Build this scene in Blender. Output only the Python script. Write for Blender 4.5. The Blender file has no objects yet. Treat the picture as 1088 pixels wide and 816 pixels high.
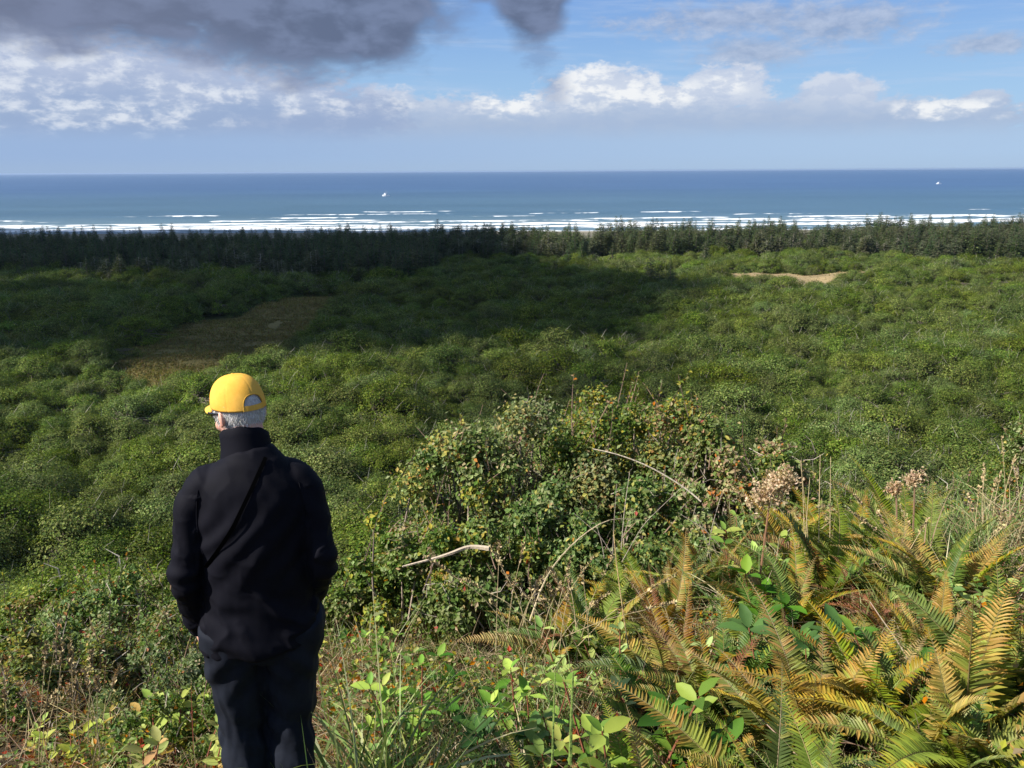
import bpy, math, random
import numpy as np
from mathutils import Vector, Matrix
from mathutils.bvhtree import BVHTree
rng = np.random.default_rng(7)
random.seed(7)
SC = bpy.context.scene
COL = SC.collection
R = math.radians
PI = math.pi

# ------------------------------------------------------------------ helpers
def link(o, parent=None):
    COL.objects.link(o)
    if parent is not None:
        o.parent = parent
    return o

def tag(o, label=None, cat=None, group=None, kind=None):
    if label: o['label'] = label
    if cat: o['category'] = cat
    if group: o['group'] = group
    if kind: o['kind'] = kind
    return o

def empty(name, loc, rz=0.0, parent=None):
    o = bpy.data.objects.new(name, None)
    o.empty_display_size = 0.2
    o.location = loc
    o.rotation_euler = (0, 0, rz)
    return link(o, parent)

def mesh_np(name, V, F, C=None, mats=(), mi=None, smooth=False):
    """V (n,3); F list of arrays of shape (m,k); C (n,3) vertex colour"""
    if isinstance(F, np.ndarray): F = [F]
    F = [f for f in F if len(f)]
    me = bpy.data.meshes.new(name)
    V = np.asarray(V, dtype=np.float32)
    me.vertices.add(len(V))
    me.vertices.foreach_set('co', V.ravel())
    loops = np.concatenate([f.ravel() for f in F]).astype(np.int32)
    tot = np.concatenate([np.full(len(f), f.shape[1]) for f in F]).astype(np.int32)
    start = np.concatenate([[0], np.cumsum(tot)[:-1]]).astype(np.int32)
    me.loops.add(len(loops))
    me.loops.foreach_set('vertex_index', loops)
    me.polygons.add(len(tot))
    me.polygons.foreach_set('loop_start', start)
    me.polygons.foreach_set('loop_total', tot)
    if mi is not None:
        me.polygons.foreach_set('material_index', np.asarray(mi, dtype=np.int32))
    me.polygons.foreach_set('use_smooth', np.full(len(tot), smooth, dtype=bool))
    me.update(calc_edges=True)
    if C is not None:
        a = me.color_attributes.new('Col', 'FLOAT_COLOR', 'POINT')
        C4 = np.ones((len(V), 4), dtype=np.float32)
        C4[:, :3] = C
        a.data.foreach_set('color', C4.ravel())
    for m in mats:
        me.materials.append(m)
    return me

class Geo:
    """collects pieces of geometry into one mesh"""
    def __init__(s):
        s.V = []; s.F = {}; s.C = []; s.n = 0
    def add(s, V, F, C=None):
        V = np.asarray(V, dtype=np.float32)
        if C is None: C = np.ones((len(V), 3)) * .5
        C = np.asarray(C, dtype=np.float32)
        if C.ndim == 1: C = np.tile(C, (len(V), 1))
        s.V.append(V); s.C.append(C)
        if isinstance(F, np.ndarray): F = [F]
        for f in F:
            f = np.asarray(f)
            s.F.setdefault(f.shape[1], []).append(f + s.n)
        s.n += len(V)
        return s
    def mesh(s, name, mats=(), smooth=False):
        return mesh_np(name, np.concatenate(s.V), [np.concatenate(v) for v in s.F.values()],
                       np.concatenate(s.C), mats, smooth=smooth)
    def obj(s, name, mat, parent=None, smooth=False, loc=None):
        o = bpy.data.objects.new(name, s.mesh(name, (mat,), smooth))
        if loc is not None: o.location = loc
        return link(o, parent)

def norm(a):
    return a / (np.linalg.norm(a, axis=-1, keepdims=True) + 1e-9)

def frames(D, Nrm):
    """rows: x (side), y (D, length), z (normal)"""
    D = norm(D)
    X = norm(np.cross(D, Nrm))
    Z = np.cross(X, D)
    return np.stack([X, D, Z], axis=1)

# leaf templates (x side, y length, z)
LEAF4 = (np.array([[0, 0, 0], [.32, .45, .10], [0, 1, -.06], [-.32, .45, .10]]), np.array([[0, 1, 2], [0, 2, 3]]))
LEAF8 = (np.array([[0, 0, 0], [.22, .18, .05], [.34, .48, .08], [.2, .8, .03], [0, 1, -.08], [-.2, .8, .03], [-.34, .48, .08], [-.22, .18, .05], [0, .5, -.02]]),
         np.array([[0, 1, 8], [1, 2, 8], [2, 3, 8], [3, 4, 8], [4, 5, 8], [5, 6, 8], [6, 7, 8], [7, 0, 8]]))
NEED = (np.array([[-.13, 0, 0], [.13, 0, 0], [.05, .6, .05], [0, 1, -.05], [-.05, .6, .05]]), np.array([[0, 1, 2], [0, 2, 4], [4, 2, 3]]))

def scatter(tpl, P, D, N, S, C):
    T, F = tpl
    M = frames(D, N)
    n, k = len(P), len(T)
    V = P[:, None, :] + np.einsum('kj,njc->nkc', T, M) * np.asarray(S).reshape(n, -1)[:, None, :1]
    FF = (F[None] + (np.arange(n) * k)[:, None, None]).reshape(-1, F.shape[1])
    CC = np.repeat(C, k, axis=0)
    return V.reshape(-1, 3), FF, CC

def pick(palette, n, jit=.12, r=None):
    """palette: list of (weight, (r,g,b))"""
    r = r or rng
    w = np.array([p[0] for p in palette], dtype=float); w /= w.sum()
    c = np.array([p[1] for p in palette])[r.choice(len(w), n, p=w)]
    return np.clip(c * (1 + r.normal(0, jit, (n, 1))) * (1 + r.normal(0, jit * .4, (n, 3))), .003, .95)

def tube(geo, pts, rad, n=6, col=(.2, .15, .1), cap=True):
    pts = np.asarray(pts, dtype=float); m = len(pts)
    rad = np.broadcast_to(np.asarray(rad, dtype=float), (m,))
    T = norm(np.gradient(pts, axis=0))
    ref = np.array([0, 0, 1.]) if abs(T[0][2]) < .9 else np.array([1., 0, 0])
    X = norm(np.cross(T, ref)); Y = np.cross(T, X)
    a = np.linspace(0, 2 * PI, n, endpoint=False)
    ring = np.cos(a)[None, :, None] * X[:, None] + np.sin(a)[None, :, None] * Y[:, None]
    V = (pts[:, None] + ring * rad[:, None, None]).reshape(-1, 3)
    i = np.arange(m - 1)[:, None] * n; j = np.arange(n)[None]
    F = np.stack([i + j, i + (j + 1) % n, i + n + (j + 1) % n, i + n + j], -1).reshape(-1, 4)
    geo.add(V, F, np.asarray(col))
    if cap:
        geo.add(np.concatenate([V[-n:], [pts[-1] + T[-1] * rad[-1]]]), np.array([[k, (k + 1) % n, n] for k in range(n)]), np.asarray(col))

def blades(P, D, L, W, bend, C, segs=5, up=None):
    """bent tapering strips; D start directions, bend = droop amount"""
    n = len(P)
    t = np.linspace(0, 1, segs + 1)
    D = norm(D)
    side = norm(np.cross(D, np.stack([rng.normal(size=n), rng.normal(size=n), rng.normal(size=n) * .3], -1)))
    H = D.copy(); H[:, 2] = 0; H = norm(H + 1e-4)
    L = np.asarray(L)[:, None, None]; bend = np.asarray(bend)[:, None, None]
    c = P[:, None] + D[:, None] * t[None, :, None] * L + (H[:, None] * .5 + np.array([0, 0, -1.])) * bend * L * (t ** 2)[None, :, None]
    w = np.asarray(W)[:, None, None] * (1 - t[None, :, None] ** 2 * .92) * .5
    A = c - side[:, None] * w; B = c + side[:, None] * w
    V = np.stack([A, B], 2).reshape(n, -1, 3)
    k = 2 * (segs + 1)
    f = np.array([[2 * i, 2 * i + 1, 2 * i + 3, 2 * i + 2] for i in range(segs)])
    F = (f[None] + (np.arange(n) * k)[:, None, None]).reshape(-1, 4)
    return V.reshape(-1, 3), F, np.repeat(C, k, axis=0)

# value noise (numpy, smooth)
_tab = np.random.default_rng(3).random((256, 256))
def vnoise(x, y):
    x = np.asarray(x, float); y = np.asarray(y, float)
    xi = np.floor(x).astype(int); yi = np.floor(y).astype(int)
    fx = x - xi; fy = y - yi
    fx = fx * fx * (3 - 2 * fx); fy = fy * fy * (3 - 2 * fy)
    g = lambda a, b: _tab[a & 255, b & 255]
    return (g(xi, yi) * (1 - fx) + g(xi + 1, yi) * fx) * (1 - fy) + (g(xi, yi + 1) * (1 - fx) + g(xi + 1, yi + 1) * fx) * fy
def fbm(x, y, o=4):
    s = 0; a = .5
    for i in range(o):
        s = s + a * vnoise(x * 2 ** i + 17 * i, y * 2 ** i + 31 * i); a *= .5
    return s
def sstep(a, b, x):
    t = np.clip((x - a) / (b - a), 0, 1); return t * t * (3 - 2 * t)

# ------------------------------------------------------------------ camera
PITCH = R(14.45)
cam_d = bpy.data.cameras.new('camera')
cam = bpy.data.objects.new('camera', cam_d); COL.objects.link(cam)
cam_d.sensor_width = 36; cam_d.lens = 29.1
cam_d.clip_start = .05; cam_d.clip_end = 60000
cam.matrix_world = Matrix.Rotation(PI / 2 - PITCH, 4, 'X') @ Matrix.Rotation(R(-.32), 4, 'Z')
SC.camera = cam
FPX = 880.0
def ray(px, py):
    """world direction of a pixel of the 1088x816 photograph, scaled to y=1"""
    d = cam.matrix_world.to_3x3() @ Vector(((px - 544) / FPX, (408 - py) / FPX, -1))
    return np.array(d) / d[1]
def gpt(px, py, z):
    d = ray(px, py); return d * (z / d[2])

# ------------------------------------------------------------------ terrain
PLAIN = -45.0
SEA = -46.6
def edge(x):
    return 5.0 + .55 * np.tanh(x / 3.0) + .25 * np.sin(x * 1.3)
PERSON = (-.875, 2.6)
_pz = None
def terrain(x, y):
    x = np.asarray(x, float); y = np.asarray(y, float)
    xr = np.clip(x, -60, 60)
    tilt = np.where(xr > 0, .25, .05) * xr
    tilt = 3 * np.tanh(tilt / 3)
    e = edge(xr)
    near = -1.62 - .32 * y + tilt
    near = np.where(y < 0, -1.62 - .1 * y + tilt, near)
    over = np.clip(y - e, 0, None)
    z = near - (.30) * over * sstep(0, 2.5, over)
    z += (fbm(x * .9 + 5, y * .9) - .47) * .25 * sstep(80, 20, y)
    z += (fbm(x * .08, y * .08 + 9) - .47) * 3.5 * sstep(8, 25, y) * sstep(90, 60, y)
    plain = PLAIN + (fbm(x / 38 + 3, y / 24) - .47) * 9 * sstep(60, 100, y) * sstep(620, 500, y)
    # soft max of hill and plain
    k = 4.0
    h = np.clip(.5 + .5 * (z - plain) / k, 0, 1)
    out = plain * (1 - h) + z * h + k * h * (1 - h)
    # the beach runs down under the sea
    out = out - sstep(560, 760, y) * 3.0 - sstep(900, 3000, y) * 12
    if _pz is not None:
        out = out + _pz * np.exp(-((x - PERSON[0]) ** 2 + (y - PERSON[1]) ** 2) / .8)
    return out
_pz = -2.43 - float(terrain(*PERSON))

def axis_grid(marks):
    """marks: list of (start, end, step)"""
    a = [np.arange(s, e, st) for s, e, st in marks]
    return np.concatenate(a + [[marks[-1][1]]])
ys = axis_grid([(-60, -6, 3), (-6, 0, .4), (0, 9, .12), (9, 30, .6), (30, 110, 1.6), (110, 600, 5), (600, 1200, 40), (1200, 6000, 400), (6000, 36000, 6000)])
xh = axis_grid([(0, 6, .12), (6, 20, .7), (20, 90, 2.5), (90, 500, 8), (500, 2000, 100), (2000, 30000, 4000)])
xs = np.concatenate([-xh[:0:-1], xh])
GX, GY = np.meshgrid(xs, ys)
GZ = terrain(GX, GY)
nx, ny = len(xs), len(ys)
idx = (np.arange(ny - 1)[:, None] * nx + np.arange(nx - 1)[None])
GF = np.stack([idx, idx + 1, idx + nx + 1, idx + nx], -1).reshape(-1, 4)

# areas of the plain, outlined on the ground
def inpoly(x, y, poly):
    x = np.asarray(x); y = np.asarray(y)
    ins = np.zeros(x.shape, bool); n = len(poly)
    for i in range(n):
        x1, y1 = poly[i]; x2, y2 = poly[(i + 1) % n]
        c = ((y1 > y) != (y2 > y)) & (x < (x2 - x1) * (y - y1) / (y2 - y1 + 1e-12) + x1)
        ins ^= c
    return ins
def gpoly(pxs, z):
    return [tuple(gpt(a, b, z)[:2]) for a, b in pxs]
MEADOW = gpoly([(105, 408), (122, 376), (180, 346), (262, 330), (330, 309), (362, 312), (360, 345), (318, 370), (285, 385), (262, 396), (180, 408)], PLAIN + .5)
SANDY = gpoly([(765, 290), (905, 288), (935, 294), (915, 303), (870, 316), (815, 311), (775, 302)], PLAIN + .5)
GLADE = gpoly([(605, 273), (655, 270), (695, 277), (655, 286), (612, 282)], PLAIN + .5)

# ------------------------------------------------------------------ node DSL
class NT:
    def __init__(s, tree):
        s.t = tree; s.n = tree.nodes; s.l = tree.links
    def node(s, typ, **kw):
        nd = s.n.new(typ)
        for k, v in kw.items(): setattr(nd, k, v)
        return nd
    def plug(s, sock, v):
        if isinstance(v, bpy.types.NodeSocket): s.l.new(v, sock)
        elif v is not None:
            if sock.type == 'RGBA' and len(v) == 3: v = (*v, 1)
            sock.default_value = v
    def m(s, op, a, b=None, c=None, clamp=False):
        nd = s.node('ShaderNodeMath', operation=op, use_clamp=clamp)
        s.plug(nd.inputs[0], a)
        if b is not None: s.plug(nd.inputs[1], b)
        if c is not None: s.plug(nd.inputs[2], c)
        return nd.outputs[0]
    def mr(s, v, a, b, c=0.0, d=1.0, smooth=True):
        nd = s.node('ShaderNodeMapRange', interpolation_type='SMOOTHSTEP' if smooth else 'LINEAR')
        s.plug(nd.inputs['Value'], v); s.plug(nd.inputs['From Min'], a); s.plug(nd.inputs['From Max'], b)
        s.plug(nd.inputs['To Min'], c); s.plug(nd.inputs['To Max'], d)
        return nd.outputs[0]
    def mix(s, f, a, b, mode='MIX'):
        nd = s.node('ShaderNodeMix', data_type='RGBA', blend_type=mode)
        s.plug(nd.inputs[0], f); s.plug(nd.inputs[6], a); s.plug(nd.inputs[7], b)
        return nd.outputs[2]
    def noise(s, vec, scale, detail=4, rough=.55, dist=0.0):
        nd = s.node('ShaderNodeTexNoise')
        if vec is not None: s.plug(nd.inputs['Vector'], vec)
        nd.inputs['Scale'].default_value = scale; nd.inputs['Detail'].default_value = detail
        nd.inputs['Roughness'].default_value = rough; nd.inputs['Distortion'].default_value = dist
        return nd.outputs[0]
    def comb(s, x, y, z=0.0):
        nd = s.node('ShaderNodeCombineXYZ'); s.plug(nd.inputs[0], x); s.plug(nd.inputs[1], y); s.plug(nd.inputs[2], z)
        return nd.outputs[0]
    def sep(s, v):
        nd = s.node('ShaderNodeSeparateXYZ'); s.plug(nd.inputs[0], v); return nd.outputs
    def bump(s, h, strength=.5, dist=.02):
        nd = s.node('ShaderNodeBump'); s.plug(nd.inputs['Height'], h)
        nd.inputs['Strength'].default_value = strength; nd.inputs['Distance'].default_value = dist
        return nd.outputs[0]

def new_mat(name):
    m = bpy.data.materials.new(name); m.use_nodes = True
    m.node_tree.nodes.clear()
    N = NT(m.node_tree)
    out = N.node('ShaderNodeOutputMaterial')
    return m, N, out

def principled(N, out, base, rough=.6, spec=.3, normal=None, **kw):
    p = N.node('ShaderNodeBsdfPrincipled')
    N.plug(p.inputs['Base Color'], base); N.plug(p.inputs['Roughness'], rough)
    N.plug(p.inputs['Specular IOR Level'], spec)
    if normal is not None: N.plug(p.inputs['Normal'], normal)
    for k, v in kw.items(): N.plug(p.inputs[k], v)
    if out is not None: N.l.new(p.outputs[0], out.inputs[0])
    return p

def foliage_mat(name, trans=.3, rough=.5, spec=.3, var=.18, hue=.02, scale=None, gain=1.0):
    """colour comes from the leaves' own colour attribute; each plant shifts it a little"""
    m, N, out = new_mat(name)
    a = N.node('ShaderNodeAttribute', attribute_name='Col')
    oi = N.node('ShaderNodeObjectInfo')
    hs = N.node('ShaderNodeHueSaturation')
    N.plug(hs.inputs['Color'], a.outputs['Color'])
    N.plug(hs.inputs['Hue'], N.mr(oi.outputs['Random'], 0, 1, .5 - hue, .5 + hue, False))
    r2 = N.m('FRACT', N.m('MULTIPLY', oi.outputs['Random'], 7.31))
    N.plug(hs.inputs['Value'], N.mr(r2, 0, 1, gain * (1 - var), gain * (1 + var), False))
    r3 = N.m('FRACT', N.m('MULTIPLY', oi.outputs['Random'], 13.7))
    N.plug(hs.inputs['Saturation'], N.mr(r3, 0, 1, .85, 1.1, False))
    p = principled(N, None, hs.outputs[0], rough, spec)
    tr = N.node('ShaderNodeBsdfTranslucent')
    tc = N.mix(1.0, hs.outputs[0], (1.25, 1.3, .6), 'MULTIPLY')
    N.plug(tr.inputs[0], tc)
    mx = N.node('ShaderNodeMixShader'); mx.inputs[0].default_value = trans
    N.l.new(p.outputs[0], mx.inputs[1]); N.l.new(tr.outputs[0], mx.inputs[2])
    N.l.new(mx.outputs[0], out.inputs[0])
    return m

def simple_mat(name, col, rough=.6, spec=.3, nscale=None, namp=.15, bump=0, bscale=60):
    m, N, out = new_mat(name)
    base = col
    tc = N.node('ShaderNodeTexCoord').outputs['Object']
    if nscale:
        nz = N.noise(tc, nscale, 4)
        base = N.mix(nz, tuple(c * (1 - namp) for c in col), tuple(min(1, c * (1 + namp)) for c in col))
    nrm = N.bump(N.noise(tc, bscale, 3), .4, bump) if bump else None
    principled(N, out, base, rough, spec, nrm)
    return m

# ------------------------------------------------------------------ light and sky
EXPO = .8
SUN_AZ, SUN_EL = -109.0, 41.0     # azimuth from +Y, clockwise; the sun stands left and a little behind
sd = Vector((math.sin(R(SUN_AZ)) * math.cos(R(SUN_EL)), math.cos(R(SUN_AZ)) * math.cos(R(SUN_EL)), math.sin(R(SUN_EL))))
sun_d = bpy.data.lights.new('sun', 'SUN'); sun_d.energy = 5.0; sun_d.angle = R(.5); sun_d.color = (1, .945, .86)
sun = bpy.data.objects.new('sun', sun_d); link(sun)
sun.rotation_euler = sd.to_track_quat('Z', 'Y').to_euler()

def build_world():
    w = bpy.data.worlds.new('World'); SC.world = w; w.use_nodes = True
    w.node_tree.nodes.clear()
    N = NT(w.node_tree)
    out = N.node('ShaderNodeOutputWorld'); bg = N.node('ShaderNodeBackground')
    N.l.new(bg.outputs[0], out.inputs[0])
    sky = N.node('ShaderNodeTexSky', sky_type='NISHITA')
    sky.sun_disc = False; sky.sun_elevation = R(SUN_EL); sky.sun_rotation = R(SUN_AZ)
    sky.altitude = 50; sky.air_density = 1.0; sky.dust_density = .6; sky.ozone_density = 1.5
    STR = .1
    d = N.node('ShaderNodeTexCoord').outputs['Generated']
    X, Y, Z = N.sep(d)
    az = N.m('MULTIPLY', N.m('ARCTAN2', X, Y), 57.2958)
    el = N.m('MULTIPLY', N.m('ARCSINE', Z), 57.2958)
    def az_el(px, py):
        r = ray(px, py); n = np.linalg.norm(r)
        return math.degrees(math.atan2(r[0], r[1])), math.degrees(math.asin(r[2] / n))
    # noise in angle space (clouds are wider than tall near the horizon)
    q = N.comb(N.m('MULTIPLY', az, .10), N.m('MULTIPLY', el, .20))
    n1 = N.noise(q, 1.6, 8, .6, .25)          # broad
    n2 = N.noise(q, 6.0, 8, .62, .15)         # billows
    # the same billows seen a little towards the sun: the difference shades them
    q2 = N.comb(N.m('MULTIPLY', N.m('SUBTRACT', az, .8), .10), N.m('MULTIPLY', N.m('ADD', el, .55), .20))
    n2b = N.noise(q2, 6.0, 8, .62, .15)
    n3 = N.noise(q, 18.0, 6, .6, .1)
    lit = N.m('ADD', N.m('MULTIPLY', N.m('SUBTRACT', n2, n2b), 2.2), .5, clamp=True)
    def blob(px, py, rx, ry, amp=.9, pw=1.0):
        a, e = az_el(px, py)
        rx /= 15.0; ry /= 15.4
        dx = N.m('MULTIPLY', N.m('SUBTRACT', az, a), 1 / rx); dy = N.m('MULTIPLY', N.m('SUBTRACT', el, e), 1 / ry)
        r = N.m('SQRT', N.m('ADD', N.m('MULTIPLY', dx, dx), N.m('MULTIPLY', dy, dy)))
        return N.m('SUBTRACT', 1.0, r)
    def union(bl):
        v = bl[0]
        for b in bl[1:]: v = N.m('MAXIMUM', v, b)
        return v
    def dens(shape, n, amp, soft):
        return N.mr(N.m('ADD', shape, N.m('MULTIPLY', N.m('SUBTRACT', n, .5), amp)), 0.0, soft)
    # base sky: keep Nishita, cool it, and lay the pale blue air near the horizon over it
    k = 1 / STR / 2 ** EXPO
    def c(r, g, b): return (r * k, g * k, b * k)
    base = N.mix(1.0, sky.outputs[0], (.95, .95, .95), 'MULTIPLY')
    zen = N.mr(el, 3, 14, 0, 1)
    vis = N.mix(zen, c(.30, .51, .80), c(.13, .30, .72))
    lowf = N.mr(el, 12, 35, .85, 0)
    base = N.mix(lowf, base, vis)
    # thin streaks of high cloud
    st = N.noise(N.comb(N.m('ADD', N.m('MULTIPLY', az, .05), N.m('MULTIPLY', el, .12)), N.m('MULTIPLY', el, .5)), 2.2, 6, .6, .3)
    stf = N.mr(st, .45, .78, 0, .55)
    base = N.mix(stf, base, c(.50, .62, .82))
    # high small grey puffs at the right
    s = union([blob(885, 25, 110, 30), blob(800, 55, 75, 22), blob(1045, 47, 55, 14), blob(780, 20, 150, 22)])
    base = N.mix(N.m('MULTIPLY', dens(s, n2, 1.9, .8), .72), base, N.mix(lit, c(.30, .37, .53), c(.52, .58, .72)))
    # the long cumulus bank over the sea
    s = union([blob(520, 138, 260, 38), blob(780, 140, 320, 36), blob(640, 104, 75, 36), blob(770, 94, 50, 26), blob(715, 108, 80, 20),
               blob(415, 114, 44, 22), blob(890, 104, 46, 26), blob(1010, 120, 64, 14), blob(1045, 110, 26, 14)])
    D = N.m('MULTIPLY', dens(s, N.m('ADD', N.m('MULTIPLY', n2, .7), N.m('MULTIPLY', n3, .3)), 1.35, .30), .9)
    hi = N.mr(N.m('ADD', el, N.m('MULTIPLY', N.m('SUBTRACT', n1, .5), 2.4)), 2.6, 5.3)
    cl = N.mix(hi, c(.39, .49, .68), c(.56, .63, .78))
    cl = N.mix(N.m('MULTIPLY', N.mr(lit, .3, .75), .55), cl, N.mix(hi, c(.42, .51, .68), c(.74, .78, .86)))
    wh = union([blob(622, 88, 40, 30), blob(660, 96, 50, 22), blob(715, 100, 44, 15), blob(414, 112, 34, 17), blob(540, 112, 60, 14), blob(775, 88, 26, 14), blob(1010, 116, 60, 12)])
    whd = N.m('MULTIPLY', N.mr(N.m('ADD', wh, N.m('MULTIPLY', N.m('SUBTRACT', n2, .5), 1.5)), 0.0, .8), .9)
    cl = N.mix(N.m('MULTIPLY', whd, N.mr(lit, .2, .75, .25, 1.0)), cl, c(.98, .98, .97))
    base = N.mix(D, base, cl)
    # grey-violet bank on the left
    s = union([blob(60, 120, 300, 75), blob(250, 122, 190, 42), blob(-140, 90, 300, 90)])
    D = dens(s, N.m('ADD', N.m('MULTIPLY', n2, .7), N.m('MULTIPLY', n3, .3)), 1.1, .28)
    hi = N.mr(N.m('ADD', el, N.m('MULTIPLY', N.m('SUBTRACT', n1, .5), 4)), 3.0, 6.6)
    cl = N.mix(hi, c(.32, .42, .63), c(.45, .52, .70))
    cl = N.mix(N.m('MULTIPLY', N.mr(lit, .35, .85), .45), cl, N.mix(hi, c(.40, .49, .68), c(.60, .65, .78)))
    wl = union([blob(70, 66, 90, 26), blob(-20, 84, 90, 42), blob(215, 98, 110, 17), blob(335, 108, 60, 18), blob(110, 120, 120, 22)])
    wld = N.mr(N.m('ADD', wl, N.m('MULTIPLY', N.m('SUBTRACT', n2, .5), 2.6)), 0.1, 1.1)
    cl = N.mix(N.m('MULTIPLY', wld, N.mr(lit, .2, .85, .2, .85)), cl, c(.80, .84, .91))
    base = N.mix(N.m('MULTIPLY', D, .93), base, cl)
    # low bank of grey blue air over the horizon
    lowa = N.mr(N.m('ADD', el, N.m('MULTIPLY', N.m('SUBTRACT', n1, .5), .8)), 1.6, 3.1, 1, 0)
    base = N.mix(N.m('MULTIPLY', lowa, .93), base, N.mix(N.mr(az, -32, 30), c(.33, .47, .72), c(.42, .58, .80)))
    base = N.mix(N.mr(el, 0, 1.1, .35, 0), base, c(.40, .52, .68))
    # the large dark cloud overhead at the left, with a torn edge
    s = union([blob(315, -8, 180, 90), blob(130, -32, 260, 80), blob(395, 22, 66, 52), blob(565, -12, 46, 62), blob(500, -60, 220, 56), blob(-150, -50, 280, 80)])
    ns = N.noise(q, 3.2, 5, .48, .3)
    D = dens(s, N.m('ADD', N.m('MULTIPLY', ns, .8), N.m('MULTIPLY', n2, .2)), .9, .42)
    cl = N.mix(N.mr(N.m('ADD', ns, N.m('MULTIPLY', N.m('SUBTRACT', n2, .5), .35)), .36, .66), c(.125, .165, .27), c(.19, .245, .39))
    cl = N.mix(N.mr(az, -30, -8, .5, 0), cl, c(.21, .24, .35))
    s2 = union([blob(590, 92, 20, 22, ), blob(575, 60, 22, 24)])
    base = N.mix(N.m('MULTIPLY', dens(s2, n2, 1.9, .8), .35), base, c(.17, .23, .40))
    base = N.mix(D, base, cl)
    # broken cloud everywhere higher up
    hn = N.noise(d, 3.0, 7, .6, .2)
    hc = N.m('MULTIPLY', N.mr(hn, .5, .66), N.mr(el, 14, 24, 0, .9))
    base = N.mix(hc, base, c(.56, .56, .58))
    # below the horizon
    base = N.mix(N.mr(el, -1.5, -.3, 1, 0), base, c(.10, .16, .22))
    N.plug(bg.inputs[0], base); bg.inputs[1].default_value = STR
build_world()
vs = SC.view_settings
SC.display_settings.display_device = 'sRGB'
vs.view_transform = 'Standard'; vs.look = 'None'; vs.gamma = 1; vs.exposure = EXPO; vs.use_curve_mapping = False
cy = SC.cycles
cy.max_bounces = 6; cy.diffuse_bounces = 2; cy.glossy_bounces = 2; cy.transmission_bounces = 3; cy.transparent_max_bounces = 4
cy.volume_bounces = 0
cy.use_denoising = True
cy.sample_clamp_indirect = 3
SC.render.film_transparent = False

# ------------------------------------------------------------------ ground sheet
def ground_mat():
    m, N, out = new_mat('ground_soil')
    g = N.node('ShaderNodeNewGeometry').outputs['Position']
    a = N.node('ShaderNodeAttribute', attribute_name='Col')
    n1 = N.noise(g, .9, 8, .7); n2 = N.noise(g, 25, 5, .6); n0 = N.noise(g, .05, 6, .6)
    f = N.m('ADD', N.m('MULTIPLY', n1, .6), N.m('MULTIPLY', n0, .5))
    c = N.mix(N.mr(f, .3, .8), (.45, .48, .5), (1.45, 1.4, 1.2))
    base = N.mix(1.0, a.outputs['Color'], c, 'MULTIPLY')
    base = N.mix(N.mr(n2, .35, .7, .6, 1.0), (.02, .02, .012), base)
    principled(N, out, base, .9, .1, N.bump(N.m('ADD', n2, n1), .8, .05))
    return m
mead = inpoly(GX, GY, MEADOW); sand = inpoly(GX, GY, SANDY); glade = inpoly(GX, GY, GLADE)
GC = np.empty(GX.shape + (3,)); GC[:] = (.05, .065, .022)
GC[GY < 9] = (.06, .045, .028)
GC[mead] = (.18, .155, .062)
GC[glade] = (.13, .16, .04)
GC[sand] = (.38, .29, .165)
GC[GY > 560] = (.24, .22, .18)
g = Geo().add(np.stack([GX, GY, GZ], -1).reshape(-1, 3), GF, GC.reshape(-1, 3))
ground = g.obj('ground', ground_mat(), smooth=True)
tag(ground, kind='structure')

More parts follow.
